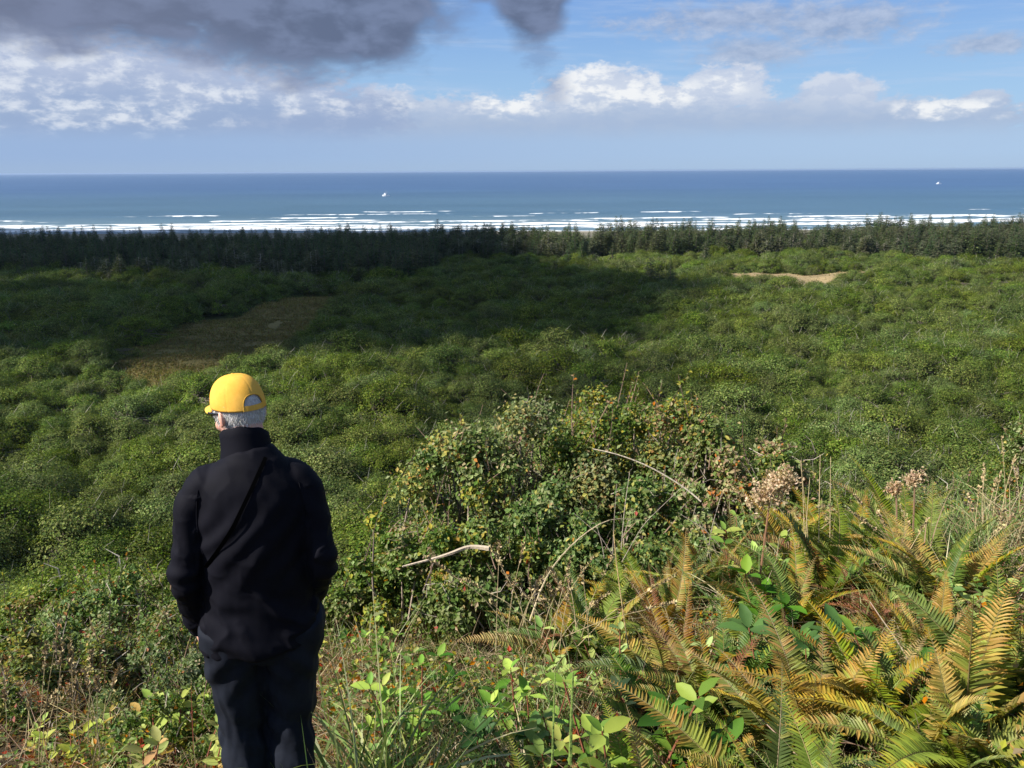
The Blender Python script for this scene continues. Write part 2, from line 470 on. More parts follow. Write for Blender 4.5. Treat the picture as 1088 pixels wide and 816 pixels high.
# ------------------------------------------------------------------ sea with surf
def build_sea():
    sy = axis_grid([(560, 640, 20), (640, 1080, 4), (1080, 1400, 40), (1400, 6000, 300), (6000, 36000, 5000)])
    sx = axis_grid([(-30000, -3000, 5000), (-3000, -800, 100), (-800, 800, 3.5), (800, 3000, 100), (3000, 30000, 5000)])
    X, Y = np.meshgrid(sx, sy)
    # breakers: rows parallel to the shore, broken into lengths
    foam = np.zeros_like(X); z = np.full_like(X, SEA)
    # (distance, half depth, strength, along-scale, threshold)
    rows = [(735, 22, 1.0, 300, -.3), (772, 13, 1.0, 300, -.1), (802, 7, 1.0, 150, .32), (838, 6, .95, 120, .46), (884, 6, .9, 100, .51), (940, 5, .9, 90, .57), (1000, 6, .85, 80, .62)]
    for i, (y0, hw, st, al, th) in enumerate(rows):
        yc = y0 + 42 * (fbm(X / 240 + i * 13, X * 0 + i * 7) - .47) + 7 * (fbm(X / 40 + i * 3, X * 0 + i) - .47) + X * .06
        seg = sstep(th - .10, th + .13, fbm(X / al + i * 29, Y / 60 + 3.3 * i + .5, 5) + .08)
        d = (Y - yc) / (hw * (.6 + .9 * vnoise(X / 35 + i * 5, X * 0 + i)))
        prof = np.where(d > 0, np.exp(-(d * 2.2) ** 2), np.exp(-(d * .8) ** 2))     # foam trails towards the shore
        f = prof * seg * st
        foam = np.maximum(foam, f)
        z += seg * 1.1 * np.exp(-((Y - yc) / 6) ** 2) * (y0 > 780)
    streak = fbm(X / 30 + 50, Y / 6, 4)
    foam = foam * (.55 + .45 * sstep(.36, .5, fbm(X / 11 + 5, Y / 9, 3)))
    foam = foam * (.35 + 1.1 * streak) 
    wash = sstep(.50, .68, fbm(X / 60 + 80, Y / 9 + 4, 4)) * sstep(930, 750, Y) * .62
    foam = np.clip(np.maximum(foam, wash), 0, 1)
    C = np.stack([foam, foam, foam], -1)
    nx_ = len(sx); ii = (np.arange(len(sy) - 1)[:, None] * nx_ + np.arange(nx_ - 1)[None])
    F = np.stack([ii, ii + 1, ii + nx_ + 1, ii + nx_], -1).reshape(-1, 4)
    m, N, out = new_mat('sea_water')
    P = N.node('ShaderNodeNewGeometry').outputs['Position']
    px, py, pz = N.sep(P)
    big = N.noise(N.comb(N.m('MULTIPLY', px, .0012), N.m('MULTIPLY', py, .004)), 1.0, 5, .6, .3)
    deep = N.mr(py, 1000, 2600)
    c = N.mix(deep, (.055, .115, .165), (.042, .095, .195))
    c = N.mix(N.mr(big, .35, .65), c, N.mix(deep, (.042, .095, .14), (.032, .078, .165)))
    # wind streaks
    rip = N.noise(N.comb(N.m('MULTIPLY', px, .012), N.m('MULTIPLY', py, .05)), 1.0, 6, .7)
    c = N.mix(N.mr(rip, .4, .7, 0, .35), c, (.06, .14, .24))
    fo = N.node('ShaderNodeAttribute', attribute_name='Col')
    fn = N.noise(N.comb(N.m('MULTIPLY', px, .10), N.m('MULTIPLY', py, .10)), 1.0, 6, .7)
    ff = N.mr(N.m('ADD', fo.outputs['Fac'], N.m('MULTIPLY', N.m('SUBTRACT', fn, .5), .5)), .30, .55)
    ff = N.m('MULTIPLY', ff, N.mr(fo.outputs['Fac'], .05, .2))
    shal = N.mr(py, 980, 740, 0, .6)
    c = N.mix(shal, c, (.13, .20, .23))
    c = N.mix(ff, c, (.78, .80, .80))
    w = N.noise(N.comb(N.m('MULTIPLY', px, .25), N.m('MULTIPLY', py, .6)), 1.0, 5, .65)
    principled(N, out, c, N.mix(ff, (.45, .45, .45), (.9, .9, .9)), .35, N.bump(w, .7, 1.2))
    g = Geo().add(np.stack([X, Y, z], -1).reshape(-1, 3), F, C.reshape(-1, 3))
    o = g.obj('sea', m, smooth=True); tag(o, kind='structure')
build_sea()

def haze():
    v = [(x, y, z) for x in (-36500, 36500) for y in (-90, 36500) for z in (-72, 4)]
    g = Geo().add(np.array(v, float), np.array([[0, 1, 3, 2], [4, 6, 7, 5], [0, 4, 5, 1], [2, 3, 7, 6], [1, 5, 7, 3], [0, 2, 6, 4]]))
    m, N, out = new_mat('haze_air')
    pv = N.node('ShaderNodeVolumePrincipled')
    pv.inputs['Color'].default_value = (.45, .60, .85, 1); pv.inputs['Density'].default_value = HAZE; pv.inputs['Anisotropy'].default_value = .2
    N.l.new(pv.outputs[0], out.inputs['Volume'])
    o = g.obj('haze', m); tag(o, kind='stuff')
HAZE = 3e-5
haze()
# ------------------------------------------------------------------ far vegetation
MF = foliage_mat('leaves', .30, .6, .10, .22, .018)
MFC = foliage_mat('needles', .25, .65, .12, .28, .03)
MB, N_, out_ = new_mat('bark')
_a = N_.node('ShaderNodeAttribute', attribute_name='Col')
_tc = N_.node('ShaderNodeTexCoord').outputs['Object']
principled(N_, out_, N_.mix(1.0, _a.outputs['Color'], N_.mix(N_.noise(_tc, 9, 5, .7), (.5, .5, .5), (1.5, 1.45, 1.4)), 'MULTIPLY'), .85, .15, N_.bump(N_.noise(_tc, 30, 4), .6, .02))

G1, G2, G3 = (.056, .092, .015), (.112, .158, .026), (.180, .222, .044)
PAL_BROAD = [(4, G1), (5, G2), (3, G3), (1, (.15, .16, .045))]
PAL_PALE = [(3, (.07, .112, .020)), (4, (.115, .165, .032)), (2, (.16, .205, .048)), (.4, (.22, .19, .06))]
PAL_DARK = [(4, (.048, .080, .028)), (4, (.078, .115, .038)), (1.8, (.13, .16, .055))]
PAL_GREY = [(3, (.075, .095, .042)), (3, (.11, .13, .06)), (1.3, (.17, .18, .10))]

def broad_tree(seed, w, h, nclump, nleaf, ls, pal, twigs=0, flat=.62, tpl=LEAF4, trunk_col=(.16, .14, .11)):
    r = np.random.default_rng(seed)
    cr, tr = Geo(), Geo()
    # clump centres on an uneven dome
    az = r.uniform(0, 2 * PI, nclump); u = r.uniform(0, 1, nclump) ** .55
    rad = u * w * .5 * (1 + .28 * np.sin(az * 2 + seed) + .16 * np.sin(az * 5 + seed * 2))
    topz = h * (1 - .74 * (u ** 2.8)) * r.uniform(.74, 1.08, nclump)
    cen = np.stack([np.cos(az) * rad, np.sin(az) * rad, topz], -1)
    low = r.random(nclump) < .28
    cen[low, 2] *= r.uniform(.3, .7, low.sum())
    cs = r.uniform(.45, 1.2, nclump) * 1.32 * w / np.sqrt(nclump)
    cen[:, 2] -= cs * flat
    wt = cs ** 2; wt /= wt.sum()
    k = r.choice(nclump, nleaf, p=wt)
    d = norm(r.normal(size=(nleaf, 3)))
    d[:, 2] = np.where(d[:, 2] < -.25, -d[:, 2], d[:, 2])
    rr = r.uniform(.35, 1.0, nleaf) ** .45
    off = d * rr[:, None] * cs[k][:, None] * np.array([1.15, 1.15, flat + .25])
    off *= (1 + .30 * r.normal(size=(nleaf, 1)))
    P = cen[k] + off
    out_n = norm(cen[k] * [1, 1, 0] + [0, 0, h * .35])
    nrm = norm(d * .9 + out_n * .75 + r.normal(0, .34, (nleaf, 3)) + np.array([0, 0, .25]))
    D = norm(np.cross(nrm, r.normal(size=(nleaf, 3))))
    C = pick(pal, nleaf, .16, r)
    shade = r.normal(1, .26, nclump).clip(.45, 1.7)[k]
    C = np.clip(C * shade[:, None], .004, 1)
    cr.add(*scatter(tpl, P, D, nrm, ls * r.uniform(.6, 1.5, nleaf), C))
    # stems and limbs
    ns = r.integers(2, 4)
    for s in range(ns):
        a0 = r.uniform(0, 2 * PI); b = np.array([np.cos(a0), np.sin(a0), 0]) * w * .05
        t = np.array([np.cos(a0) * w * .12, np.sin(a0) * w * .12, h * .45])
        tube(tr, [b - [0, 0, .6], b * 1.2 + [0, 0, h * .15], t * [.7, .7, .6], t], [w * .028, w * .024, w * .02, w * .015], 6, trunk_col)
        for j in r.choice(nclump, min(nclump, max(4, nclump // 4)), replace=False):
            e = cen[j]
            mid = (t + e) / 2 + r.normal(0, w * .03, 3)
            tube(tr, [t, mid, e], [w * .013, w * .008, w * .003], 4, trunk_col)
    for j in range(twigs):      # pale dead twigs standing out of the crown
        e = cen[r.integers(nclump)] + r.normal(0, .25, 3)
        dv = norm(np.array([r.normal(0, .6), r.normal(0, .6), r.uniform(.5, 1.2)]))
        L = r.uniform(.12, .3) * w
        tube(tr, [e, e + dv * L * .5 + r.normal(0, .06, 3), e + dv * L], [.03, .02, .008], 3, (.34, .32, .27))
    return cr, tr

def conifer(seed, h, w, pal, bare=.1, dens=1.0, trunk_col=(.14, .12, .10), roundt=False):
    r = np.random.default_rng(seed)
    cr, tr = Geo(), Geo()
    lean = r.normal(0, .02 * h, 2)
    zz = np.linspace(0, 1, 7)
    pts = np.stack([lean[0] * zz ** 2 + r.normal(0, .06, 7), lean[1] * zz ** 2 + r.normal(0, .06, 7), zz * h * .98], -1)
    pts[0, 2] = -.8
    tube(tr, pts, np.linspace(.022 * h, .03, 7), 6, trunk_col)
    z = bare * h
    P, D, NN, S = [], [], [], []
    while z < h * .985:
        f = (z - bare * h) / (h * (1 - bare))
        prof = (1 - f) ** (.55 if roundt else .85) * (min(1, (f + .12) / .3) if bare > .15 else 1)
        L0 = w * .5 * prof + .12
        nb = r.integers(4, 7)
        a0 = r.uniform(0, 2 * PI)
        base = np.array([np.interp(z / h, zz, pts[:, 0]), np.interp(z / h, zz, pts[:, 1]), z])
        for b in range(nb):
            a = a0 + b * 2 * PI / nb + r.normal(0, .25)
            L = L0 * r.uniform(.6, 1.25)
            dv = np.array([np.cos(a), np.sin(a), .30 - .35 * (1 - f) + r.normal(0, .1)])
            n = max(3, int(L / .30 * dens * 1.6))
            t = r.uniform(.15, 1.0, n)
            q = base + dv * t[:, None] * L + np.stack([np.zeros(n), np.zeros(n), -.10 * L * t ** 2 + .07 * r.normal(size=n)], -1)
            sd_ = r.choice([-1, 1], n)[:, None] * np.array([-np.sin(a), np.cos(a), 0])
            dd = norm(dv * .8 + sd_ * r.uniform(.2, 1.0, (n, 1)) + np.array([0, 0, -.12]) + r.normal(0, .18, (n, 3)))
            P.append(q); D.append(dd); NN.append(np.array([0, 0, 1.]) + r.normal(0, .35, (n, 3)))
            S.append(np.clip(.35 + .22 * (1 - t) * L, .3, .9) * r.uniform(.7, 1.3, n))
            if L > 1.2 and r.random() < .5:
                tube(tr, [base, base + dv * L * .8], [.045, .015], 3, trunk_col, cap=False)
        z += r.uniform(.22, .42) * (1 + .02 * h)
    P = np.concatenate(P); D = np.concatenate(D); NN = np.concatenate(NN); S = np.concatenate(S)
    C = pick(pal, len(P), .16, r)
    T = (np.array([[0, 0, 0], [.26, .35, -.02], [.16, .8, -.03], [0, 1, -.08], [-.16, .8, -.03], [-.26, .35, -.02]]), np.array([[0, 1, 2, 3], [0, 3, 4, 5]]))
    cr.add(*scatter(T, P, D, NN, S, C))
    return cr, tr

def tree_protos(name, geos, mc, mb):
    out = []
    for cr, tr in geos:
        out.append((cr.mesh(name + '_crown', (mc,)), tr.mesh(name + '_trunk', (mb,))))
    return out

V_BROAD = tree_protos('broadleaf_tree', [
    broad_tree(11, 7.5, 5.6, 95, 7500, .24, PAL_BROAD, 8), broad_tree(12, 9.5, 6.2, 130, 10500, .24, PAL_BROAD, 10),
    broad_tree(13, 6.5, 6.2, 80, 6200, .24, PAL_BROAD, 22), broad_tree(14, 8.5, 5.4, 110, 8800, .23, PAL_PALE, 22),
    broad_tree(15, 7.5, 5.8, 90, 5600, .24, PAL_PALE, 60), broad_tree(16, 10.5, 6.4, 150, 12000, .24, PAL_BROAD, 10)], MF, MB)
V_CON = tree_protos('conifer', [
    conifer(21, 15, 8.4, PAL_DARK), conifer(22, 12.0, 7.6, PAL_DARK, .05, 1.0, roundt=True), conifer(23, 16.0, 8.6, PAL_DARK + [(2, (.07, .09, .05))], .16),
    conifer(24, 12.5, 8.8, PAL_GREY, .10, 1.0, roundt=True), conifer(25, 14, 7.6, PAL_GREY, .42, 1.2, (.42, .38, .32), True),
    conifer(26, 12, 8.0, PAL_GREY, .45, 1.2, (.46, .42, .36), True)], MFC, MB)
V_SLOPE = tree_protos('hillside_shrub', [
    broad_tree(31, 3.2, 2.6, 50, 9000, .085, PAL_PALE, 16), broad_tree(32, 3.8, 2.9, 60, 11000, .085, PAL_BROAD + [(1, (.12, .14, .03))], 10),
    broad_tree(33, 2.8, 2.4, 42, 8000, .080, PAL_PALE + [(.5, (.22, .10, .03))], 22), broad_tree(34, 3.4, 3.0, 50, 9500, .09, PAL_BROAD, 8)], MF, MB)

def jgrid(x0, x1, y0, y1, s, r):
    X, Y = np.meshgrid(np.arange(x0, x1, s), np.arange(y0, y1, s))
    X = X.ravel() + r.uniform(-.42, .42, X.size) * s; Y = Y.ravel() + r.uniform(-.42, .42, Y.size) * s
    return X, Y

def in_view(X, Y, m=12):
    return np.abs(X) < .66 * Y + m

def place(protos, name, X, Y, S, var, mc, mb, nind, label_fn, cat, group_fn, stuff_name, stuff_label, sink=.15):
    """nearest nind as things with parts, the rest as one mass"""
    Z = terrain(X, Y) - sink * rng.uniform(.2, 2.2, len(X))
    rz = rng.uniform(0, 2 * PI, len(X))
    key = np.argsort(X ** 2 + Y ** 2)
    for j, i in enumerate(key[:nind]):
        o = bpy.data.objects.new(name, None); o.empty_display_size = .5
        o.location = (X[i], Y[i], Z[i]); o.rotation_euler = (0, 0, rz[i]); o.scale = (S[i],) * 3
        link(o)
        cm, tm = protos[var[i]]
        link(bpy.data.objects.new('crown', cm), o); link(bpy.data.objects.new('trunk', tm), o)
        tag(o, label_fn(X[i], Y[i], var[i]), cat, group_fn(X[i], Y[i], var[i]))
    rest = key[nind:]
    if not len(rest): return
    me = bpy.data.meshes.new(stuff_name)
    me.vertices.add(len(rest))
    me.vertices.foreach_set('co', np.stack([X[rest], Y[rest], Z[rest]], -1).astype(np.float32).ravel())
    for nm, val, ty in (('rotz', rz[rest], 'FLOAT'), ('scl', S[rest], 'FLOAT'), ('var', var[rest], 'INT')):
        a = me.attributes.new(nm, ty, 'POINT')
        a.data.foreach_set('value', np.asarray(val, dtype=np.int32 if ty == 'INT' else np.float32))
    o = link(bpy.data.objects.new(stuff_name, me))
    for m_ in (mc, mb): me.materials.append(m_)
    ng = bpy.data.node_groups.new(stuff_name, 'GeometryNodeTree')
    ng.interface.new_socket('Geometry', in_out='INPUT', socket_type='NodeSocketGeometry')
    ng.interface.new_socket('Geometry', in_out='OUTPUT', socket_type='NodeSocketGeometry')
    n = ng.nodes; l = ng.links
    gi = n.new('NodeGroupInput'); go = n.new('NodeGroupOutput')
    def attr(nm, dt):
        a = n.new('GeometryNodeInputNamedAttribute'); a.data_type = dt; a.inputs[0].default_value = nm
        return a.outputs[0]
    rzv = n.new('ShaderNodeCombineXYZ'); l.new(attr('rotz', 'FLOAT'), rzv.inputs[2])
    sc = attr('scl', 'FLOAT'); vr = attr('var', 'INT')
    jo = n.new('GeometryNodeJoinGeometry')
    for v, (cm, tm) in enumerate(protos):
        if not (var[rest] == v).any(): continue
        jj = n.new('GeometryNodeJoinGeometry')
        for me_ in (cm, tm):
            src = bpy.data.objects.new('src', me_)
            oi = n.new('GeometryNodeObjectInfo'); oi.inputs['Object'].default_value = src
            oi.transform_space = 'ORIGINAL'
            l.new(oi.outputs['Geometry'], jj.inputs[0])
        cmp_ = n.new('FunctionNodeCompare'); cmp_.data_type = 'INT'; cmp_.operation = 'EQUAL'
        l.new(vr, cmp_.inputs[2]); cmp_.inputs[3].default_value = v
        ip = n.new('GeometryNodeInstanceOnPoints')
        l.new(gi.outputs[0], ip.inputs['Points']); l.new(cmp_.outputs[0], ip.inputs['Selection'])
        l.new(jj.outputs[0], ip.inputs['Instance']); l.new(rzv.outputs[0], ip.inputs['Rotation']); l.new(sc, ip.inputs['Scale'])
        l.new(ip.outputs[0], jo.inputs[0])
    l.new(jo.outputs[0], go.inputs[0])
    md = o.modifiers.new('spread', 'NODES'); md.node_group = ng
    tag(o, stuff_label, cat, kind='stuff')
    return o

# forest belt of conifers along the shore, and outliers on the plain
def forest():
    r = np.random.default_rng(5)
    X, Y = jgrid(-380, 400, 320, 545, 4.8, r)
    pxr = X / Y * FPX * 1.02 + 544
    nearE = np.interp(pxr, [-100, 0, 150, 290, 360, 430, 480, 560, 640, 720, 800, 950, 1020, 1088, 1200],
                      [338, 338, 335, 322, 312, 322, 395, 410, 390, 412, 428, 422, 392, 385, 380])
    farE = np.interp(X, [-400, 0, 400], [488, 502, 535])
    nearE = nearE + (fbm(X / 22 + 8, X * 0 + 2) - .47) * 44
    k = (Y > nearE) & (Y < farE) & in_view(X, Y, 8) & ~inpoly(X, Y, GLADE)
    k &= (r.random(len(X)) < .9)
    X, Y = X[k], Y[k]; pxr = pxr[k]
    e = nearE[k]
    front = (Y - e) < 14
    var = r.choice([0, 1, 2, 3], len(X), p=[.3, .25, .25, .2])
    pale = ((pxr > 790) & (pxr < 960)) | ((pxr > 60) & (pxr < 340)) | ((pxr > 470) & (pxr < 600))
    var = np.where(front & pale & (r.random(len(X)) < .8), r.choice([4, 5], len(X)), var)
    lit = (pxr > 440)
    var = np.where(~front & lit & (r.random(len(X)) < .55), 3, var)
    S = r.uniform(.60, 1.15, len(X)) * np.where(front, .95, 1)
    S *= (.84 + .34 * fbm(X / 30, Y / 30)) * (1 + .10 * X / 300)
    # outliers
    ox = [(418, 308, 0), (428, 300, 2), (402, 292, 1), (440, 290, 0), (516, 271, 1), (508, 274, 0), (560, 300, 1), (604, 292, 0), (618, 290, 2), (632, 291, 1), (650, 292, 0),
          (700, 312, 1), (712, 310, 0), (690, 308, 3), (1080, 290, 1), (1070, 293, 3), (1050, 285, 1), (545, 365, 1), (575, 345, 1), (590, 300, 1), (455, 375, 3), (1012, 300, 3), (735, 270, 0), (748, 285, 4), (330, 310, 1), (270, 315, 3), (60, 300, 0), (15, 298, 0), (95, 310, 2)]
    for px, py, v in ox:
        p = gpt(px, py, PLAIN)
        X = np.append(X, p[0]); Y = np.append(Y, p[1]); var = np.append(var, v)
        S = np.append(S, r.uniform(.75, 1.0) * (.6 if p[1] < 300 else 1))
    def lab(x, y, v):
        if v >= 4: return 'conifer with pale bare lower trunk standing at the front of the shore forest'
        if y < 330: return 'lone dark conifer rising from the low green canopy of the plain'
        if v == 3: return 'grey green conifer in the front rows of the forest by the sea'
        return 'dark pointed conifer in the front rows of the forest by the sea'
    def grp(x, y, v):
        if v >= 4: return 'pale trunked conifers of the forest edge'
        if y < 330: return 'lone dark conifers on the plain'
        return 'grey green conifers of the shore forest' if v == 3 else 'dark conifers of the shore forest'
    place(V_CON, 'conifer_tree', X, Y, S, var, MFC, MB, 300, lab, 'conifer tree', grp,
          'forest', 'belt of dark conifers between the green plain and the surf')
forest()

def meadow_grass():
    r = np.random.default_rng(12)
    for poly, n, pal, nm, lb in ((MEADOW, 52000, [(3, (.20, .175, .065)), (3, (.26, .22, .08)), (.8, (.20, .13, .055)), (1.8, (.125, .15, .045))], 'meadow_grass', 'brownish grass and rushes filling the shaded clearing left of the man'),
                             (GLADE, 6000, [(3, (.14, .19, .04)), (2, (.22, .24, .07))], 'glade_grass', 'light green grass in the sunlit glade before the forest'),
                             (SANDY, 1500, [(3, (.30, .24, .11)), (1, (.15, .15, .06))], 'sand_grass', 'thin dry grass on the bare sandy patch')):
        p = np.array(poly); a, b = p.min(0), p.max(0)
        X = r.uniform(a[0], b[0], n * 2); Y = r.uniform(a[1], b[1], n * 2); k = inpoly(X, Y, poly); X, Y = X[k][:n], Y[k][:n]
        if nm == 'meadow_grass':
            k = fbm(X / 7, Y / 7 + 5, 3) > .2; X, Y = X[k], Y[k]
        m = len(X); P = np.stack([X, Y, terrain(X, Y) - .1], -1); D = np.stack([r.normal(0, .5, m), r.normal(0, .5, m), np.ones(m)], -1)
        tone = (.6 + .9 * fbm(X / 12 + 4, Y / 9, 3))[:, None]
        g = Geo().add(*blades(P, D, r.uniform(.4, 1.1, m), r.uniform(.12, .3, m), r.uniform(0, .5, m), pick(pal, m, .18, r) * tone, 3))
        tag(g.obj(nm, MF), lb, 'grass', kind='stuff')
meadow_grass()

def valley():
    r = np.random.default_rng(6)
    X, Y = jgrid(-290, 300, 66, 452, 5.1, r)
    pxr = X / Y * FPX * 1.02 + 544
    nearE = np.interp(pxr, [-100, 0, 150, 290, 360, 430, 480, 560, 640, 720, 800, 950, 1020, 1088, 1200],
                      [352, 352, 345, 330, 318, 325, 415, 425, 400, 425, 445, 440, 405, 400, 395])
    k = (Y < nearE + 8) & in_view(X, Y, 10) & ~inpoly(X, Y, MEADOW) & ~inpoly(X, Y, SANDY) & ~inpoly(X, Y, GLADE)
    gap = fbm(X / 9 + 40, Y / 9 + 2, 3)
    k &= (gap > .23) & (r.random(len(X)) < .95)
    X, Y = X[k], Y[k]
    pale = fbm(X / 35 + 9, Y / 22 + 4, 3)
    var = np.where(pale > .48, r.choice([0, 1, 3, 4, 5], len(X), p=[.2, .2, .3, .1, .2]), r.choice([0, 1, 2, 3, 5], len(X), p=[.3, .25, .2, .05, .2]))
    var = np.where((X > 35) & (Y < 120) & (r.random(len(X)) < .35), 4, var)
    size = fbm(X / 14 + 70, Y / 14 + 6, 3)
    S = (.74 + .85 * (size - .25)) * r.uniform(.72, 1.32, len(X))
    S *= np.where((pxr[k] < 400) & (Y > 215), 1.25, 1)
    S = np.clip(S, .45, 1.35)
    # taller pale trees along the foot of the forest on the left
    bx = np.arange(-215, -40, 5.5); bx = bx + r.uniform(-2, 2, len(bx)); by = 332 + r.uniform(-26, 6, len(bx)) - np.abs(bx + 110) * .02
    X = np.append(X, bx); Y = np.append(Y, by); var = np.append(var, r.choice([3, 4, 4, 5], len(bx))); S = np.append(S, r.uniform(1.2, 1.75, len(bx)))
    def lab(x, y, v):
        t = {0: 'rounded green broadleaf tree', 1: 'wide green broadleaf tree', 2: 'narrow dark green broadleaf tree', 3: 'pale green broadleaf tree', 4: 'pale green tree with grey dead twigs', 5: 'broad spreading green tree'}[int(v)]
        px = x / y * FPX + 544
        w = 'left of the man' if px < 380 else ('behind the berry bush' if px < 830 else 'beyond the fern slope')
        return t + ' in the valley canopy ' + w
    def grp(x, y, v): return lab(x, y, v).replace('tree', 'trees', 1)
    place(V_BROAD, 'broadleaf_tree', X, Y, S, var, MF, MB, 300, lab, 'broadleaf tree', grp,
          'tree_canopy', 'low green tree canopy covering the whole plain below the bluff', sink=.5)
valley()

def hillside():
    r = np.random.default_rng(8)
    X, Y = jgrid(-62, 62, 7.6, 72, 1.9, r)
    k = in_view(X, Y, 4)
    # keep the berry bush and the fern crest free
    k &= ~((Y < 12.5) & (X > -1.6) & (X < 5.2)) & ~((Y < 9.5) & (X >= 5.2))
    X, Y = X[k], Y[k]
    var = r.choice(4, len(X), p=[.3, .25, .25, .2])
    S = r.uniform(.75, 1.15, len(X)) * np.interp(Y, [8, 13, 30, 72], [.42, .62, 1.0, 1.35])
    S *= np.where((X > 2) & (Y < 30), .8, 1)
    names = {0: 'pale green', 1: 'leafy green', 2: 'yellowish green twiggy', 3: 'dark green'}
    def lab(x, y, v):
        w = 'left of the man' if x / y < -.39 else ('right behind the man' if x / y < -.1 else ('behind the berry bush' if x / y < .3 else 'behind the fern slope'))
        return names[int(v)] + ' shrub on the steep hillside ' + w
    place(V_SLOPE, 'hillside_shrub', X, Y, S, var, MF, MB, 300, lab, 'shrub', lambda x, y, v: lab(x, y, v).replace('shrub', 'shrubs', 1),
          'hillside_scrub', 'green scrub covering the lower part of the steep hillside')
hillside()
# ------------------------------------------------------------------ the cloud out of frame that shades the left and middle of the plain
def shade_cloud():
    px = [(-260, 236), (-260, 420), (0, 424), (120, 436), (230, 424), (335, 428), (415, 520), (560, 535), (640, 478), (690, 425), (655, 372), (650, 345), (680, 318), (620, 298), (550, 286), (480, 268), (440, 236)]
    poly = np.array([gpt(a, b, PLAIN + 4)[:2] for a, b in px])
    ALT = 1500.0
    off = np.array([sd[0], sd[1]]) * ((ALT - PLAIN - 4) / sd[2])
    x0, y0 = poly.min(0) - 60; x1, y1 = poly.max(0) + 60
    st = 9.0
    X, Y = np.meshgrid(np.arange(x0, x1, st), np.arange(y0, y1, st))
    Xw = X + 34 * (fbm(X / 60, Y / 60, 4) - .47); Yw = Y + 34 * (fbm(X / 60 + 30, Y / 60 + 9, 4) - .47)
    ins = inpoly(Xw, Yw, [tuple(p) for p in poly])
    # distance to the edge
    dist = np.full(X.shape, 1e9); n = len(poly)
    for i in range(n):
        a, b = poly[i], poly[(i + 1) % n]; ab = b - a
        t = np.clip(((Xw - a[0]) * ab[0] + (Yw - a[1]) * ab[1]) / (ab @ ab), 0, 1)
        dist = np.minimum(dist, np.hypot(Xw - a[0] - t * ab[0], Yw - a[1] - t * ab[1]))
    th = np.where(ins, 12 + 1.1 * np.minimum(dist, 110) * (.5 + fbm(X / 50, Y / 50)) + 8 * fbm(X / 18, Y / 18), 0)
    hole = (fbm(X / 22 + 60, Y / 18 + 3, 3) > np.where(X > gpt(380, 400, PLAIN)[0], .52, .64) )
    ins &= ~hole
    ins &= np.random.default_rng(4).random(X.shape) < .12 + dist / 55
    ins &= np.random.default_rng(9).random(X.shape) < .9
    ny_, nx_ = X.shape
    ids = np.full(X.shape, -1); cells = np.argwhere(ins[:-1, :-1] & ins[1:, :-1] & ins[:-1, 1:] & ins[1:, 1:])
    used = {}; V = []; F = []
    def vid(i, j, top):
        k = (i, j, top)
        if k not in used:
            used[k] = len(V)
            V.append((X[i, j] + off[0], Y[i, j] + off[1], ALT + (th[i, j] if top else -.12 * th[i, j])))
        return used[k]
    cs = set(map(tuple, cells))
    for i, j in cs:
        F.append([vid(i, j, 1), vid(i, j + 1, 1), vid(i + 1, j + 1, 1), vid(i + 1, j, 1)])
        F.append([vid(i + 1, j, 0), vid(i + 1, j + 1, 0), vid(i, j + 1, 0), vid(i, j, 0)])
        for (di, dj, e) in ((-1, 0, ((i, j), (i, j + 1))), (1, 0, ((i + 1, j + 1), (i + 1, j))), (0, -1, ((i + 1, j), (i, j))), (0, 1, ((i, j + 1), (i + 1, j + 1)))):
            if (i + di, j + dj) not in cs:
                a, b = e; F.append([vid(*a, 0), vid(*b, 0), vid(*b, 1), vid(*a, 1)])
    m, N, out = new_mat('cloud')
    tr = N.node('ShaderNodeBsdfTranslucent'); tr.inputs[0].default_value = (.9, .9, .9, 1)
    df = N.node('ShaderNodeBsdfDiffuse'); df.inputs[0].default_value = (.9, .9, .9, 1)
    mx = N.node('ShaderNodeMixShader'); mx.inputs[0].default_value = .55
    N.l.new(df.outputs[0], mx.inputs[1]); N.l.new(tr.outputs[0], mx.inputs[2]); N.l.new(mx.outputs[0], out.inputs[0])
    g = Geo().add(np.array(V), np.array(F))
    o = g.obj('cloud', m, smooth=True); tag(o, kind='structure')
shade_cloud()

# ------------------------------------------------------------------ near vegetation
def onground(px, py, h=0.0, far=25):
    d = ray(px, py)
    t = np.linspace(.9, far, 3000)
    z = terrain(d[0] * t, t) + h
    hit = np.argmax(d[2] * t < z)
    if hit == 0: hit = len(t) - 1
    t = t[hit]
    return np.array([d[0] * t, t, float(terrain(d[0] * t, t))])

ML = foliage_mat('near_leaves', .34, .55, .22, .12, .012)
MG = foliage_mat('blades', .30, .45, .35, .12, .015)
MFE = foliage_mat('fern_fronds', .32, .5, .3, .15, .015)

GREEN = (.070, .120, .022); MIDG = (.130, .180, .042); YEL = (.32, .29, .06); LIME = (.20, .32, .06); ORG = (.42, .16, .03); TAN = (.34, .27, .14)
PINK = (.27, .19, .11); SILV = (.24, .28, .115); RUST = (.36, .14, .045); RED = (.30, .055, .035); STRAW = (.46, .37, .21); BROWN = (.13, .07, .04)

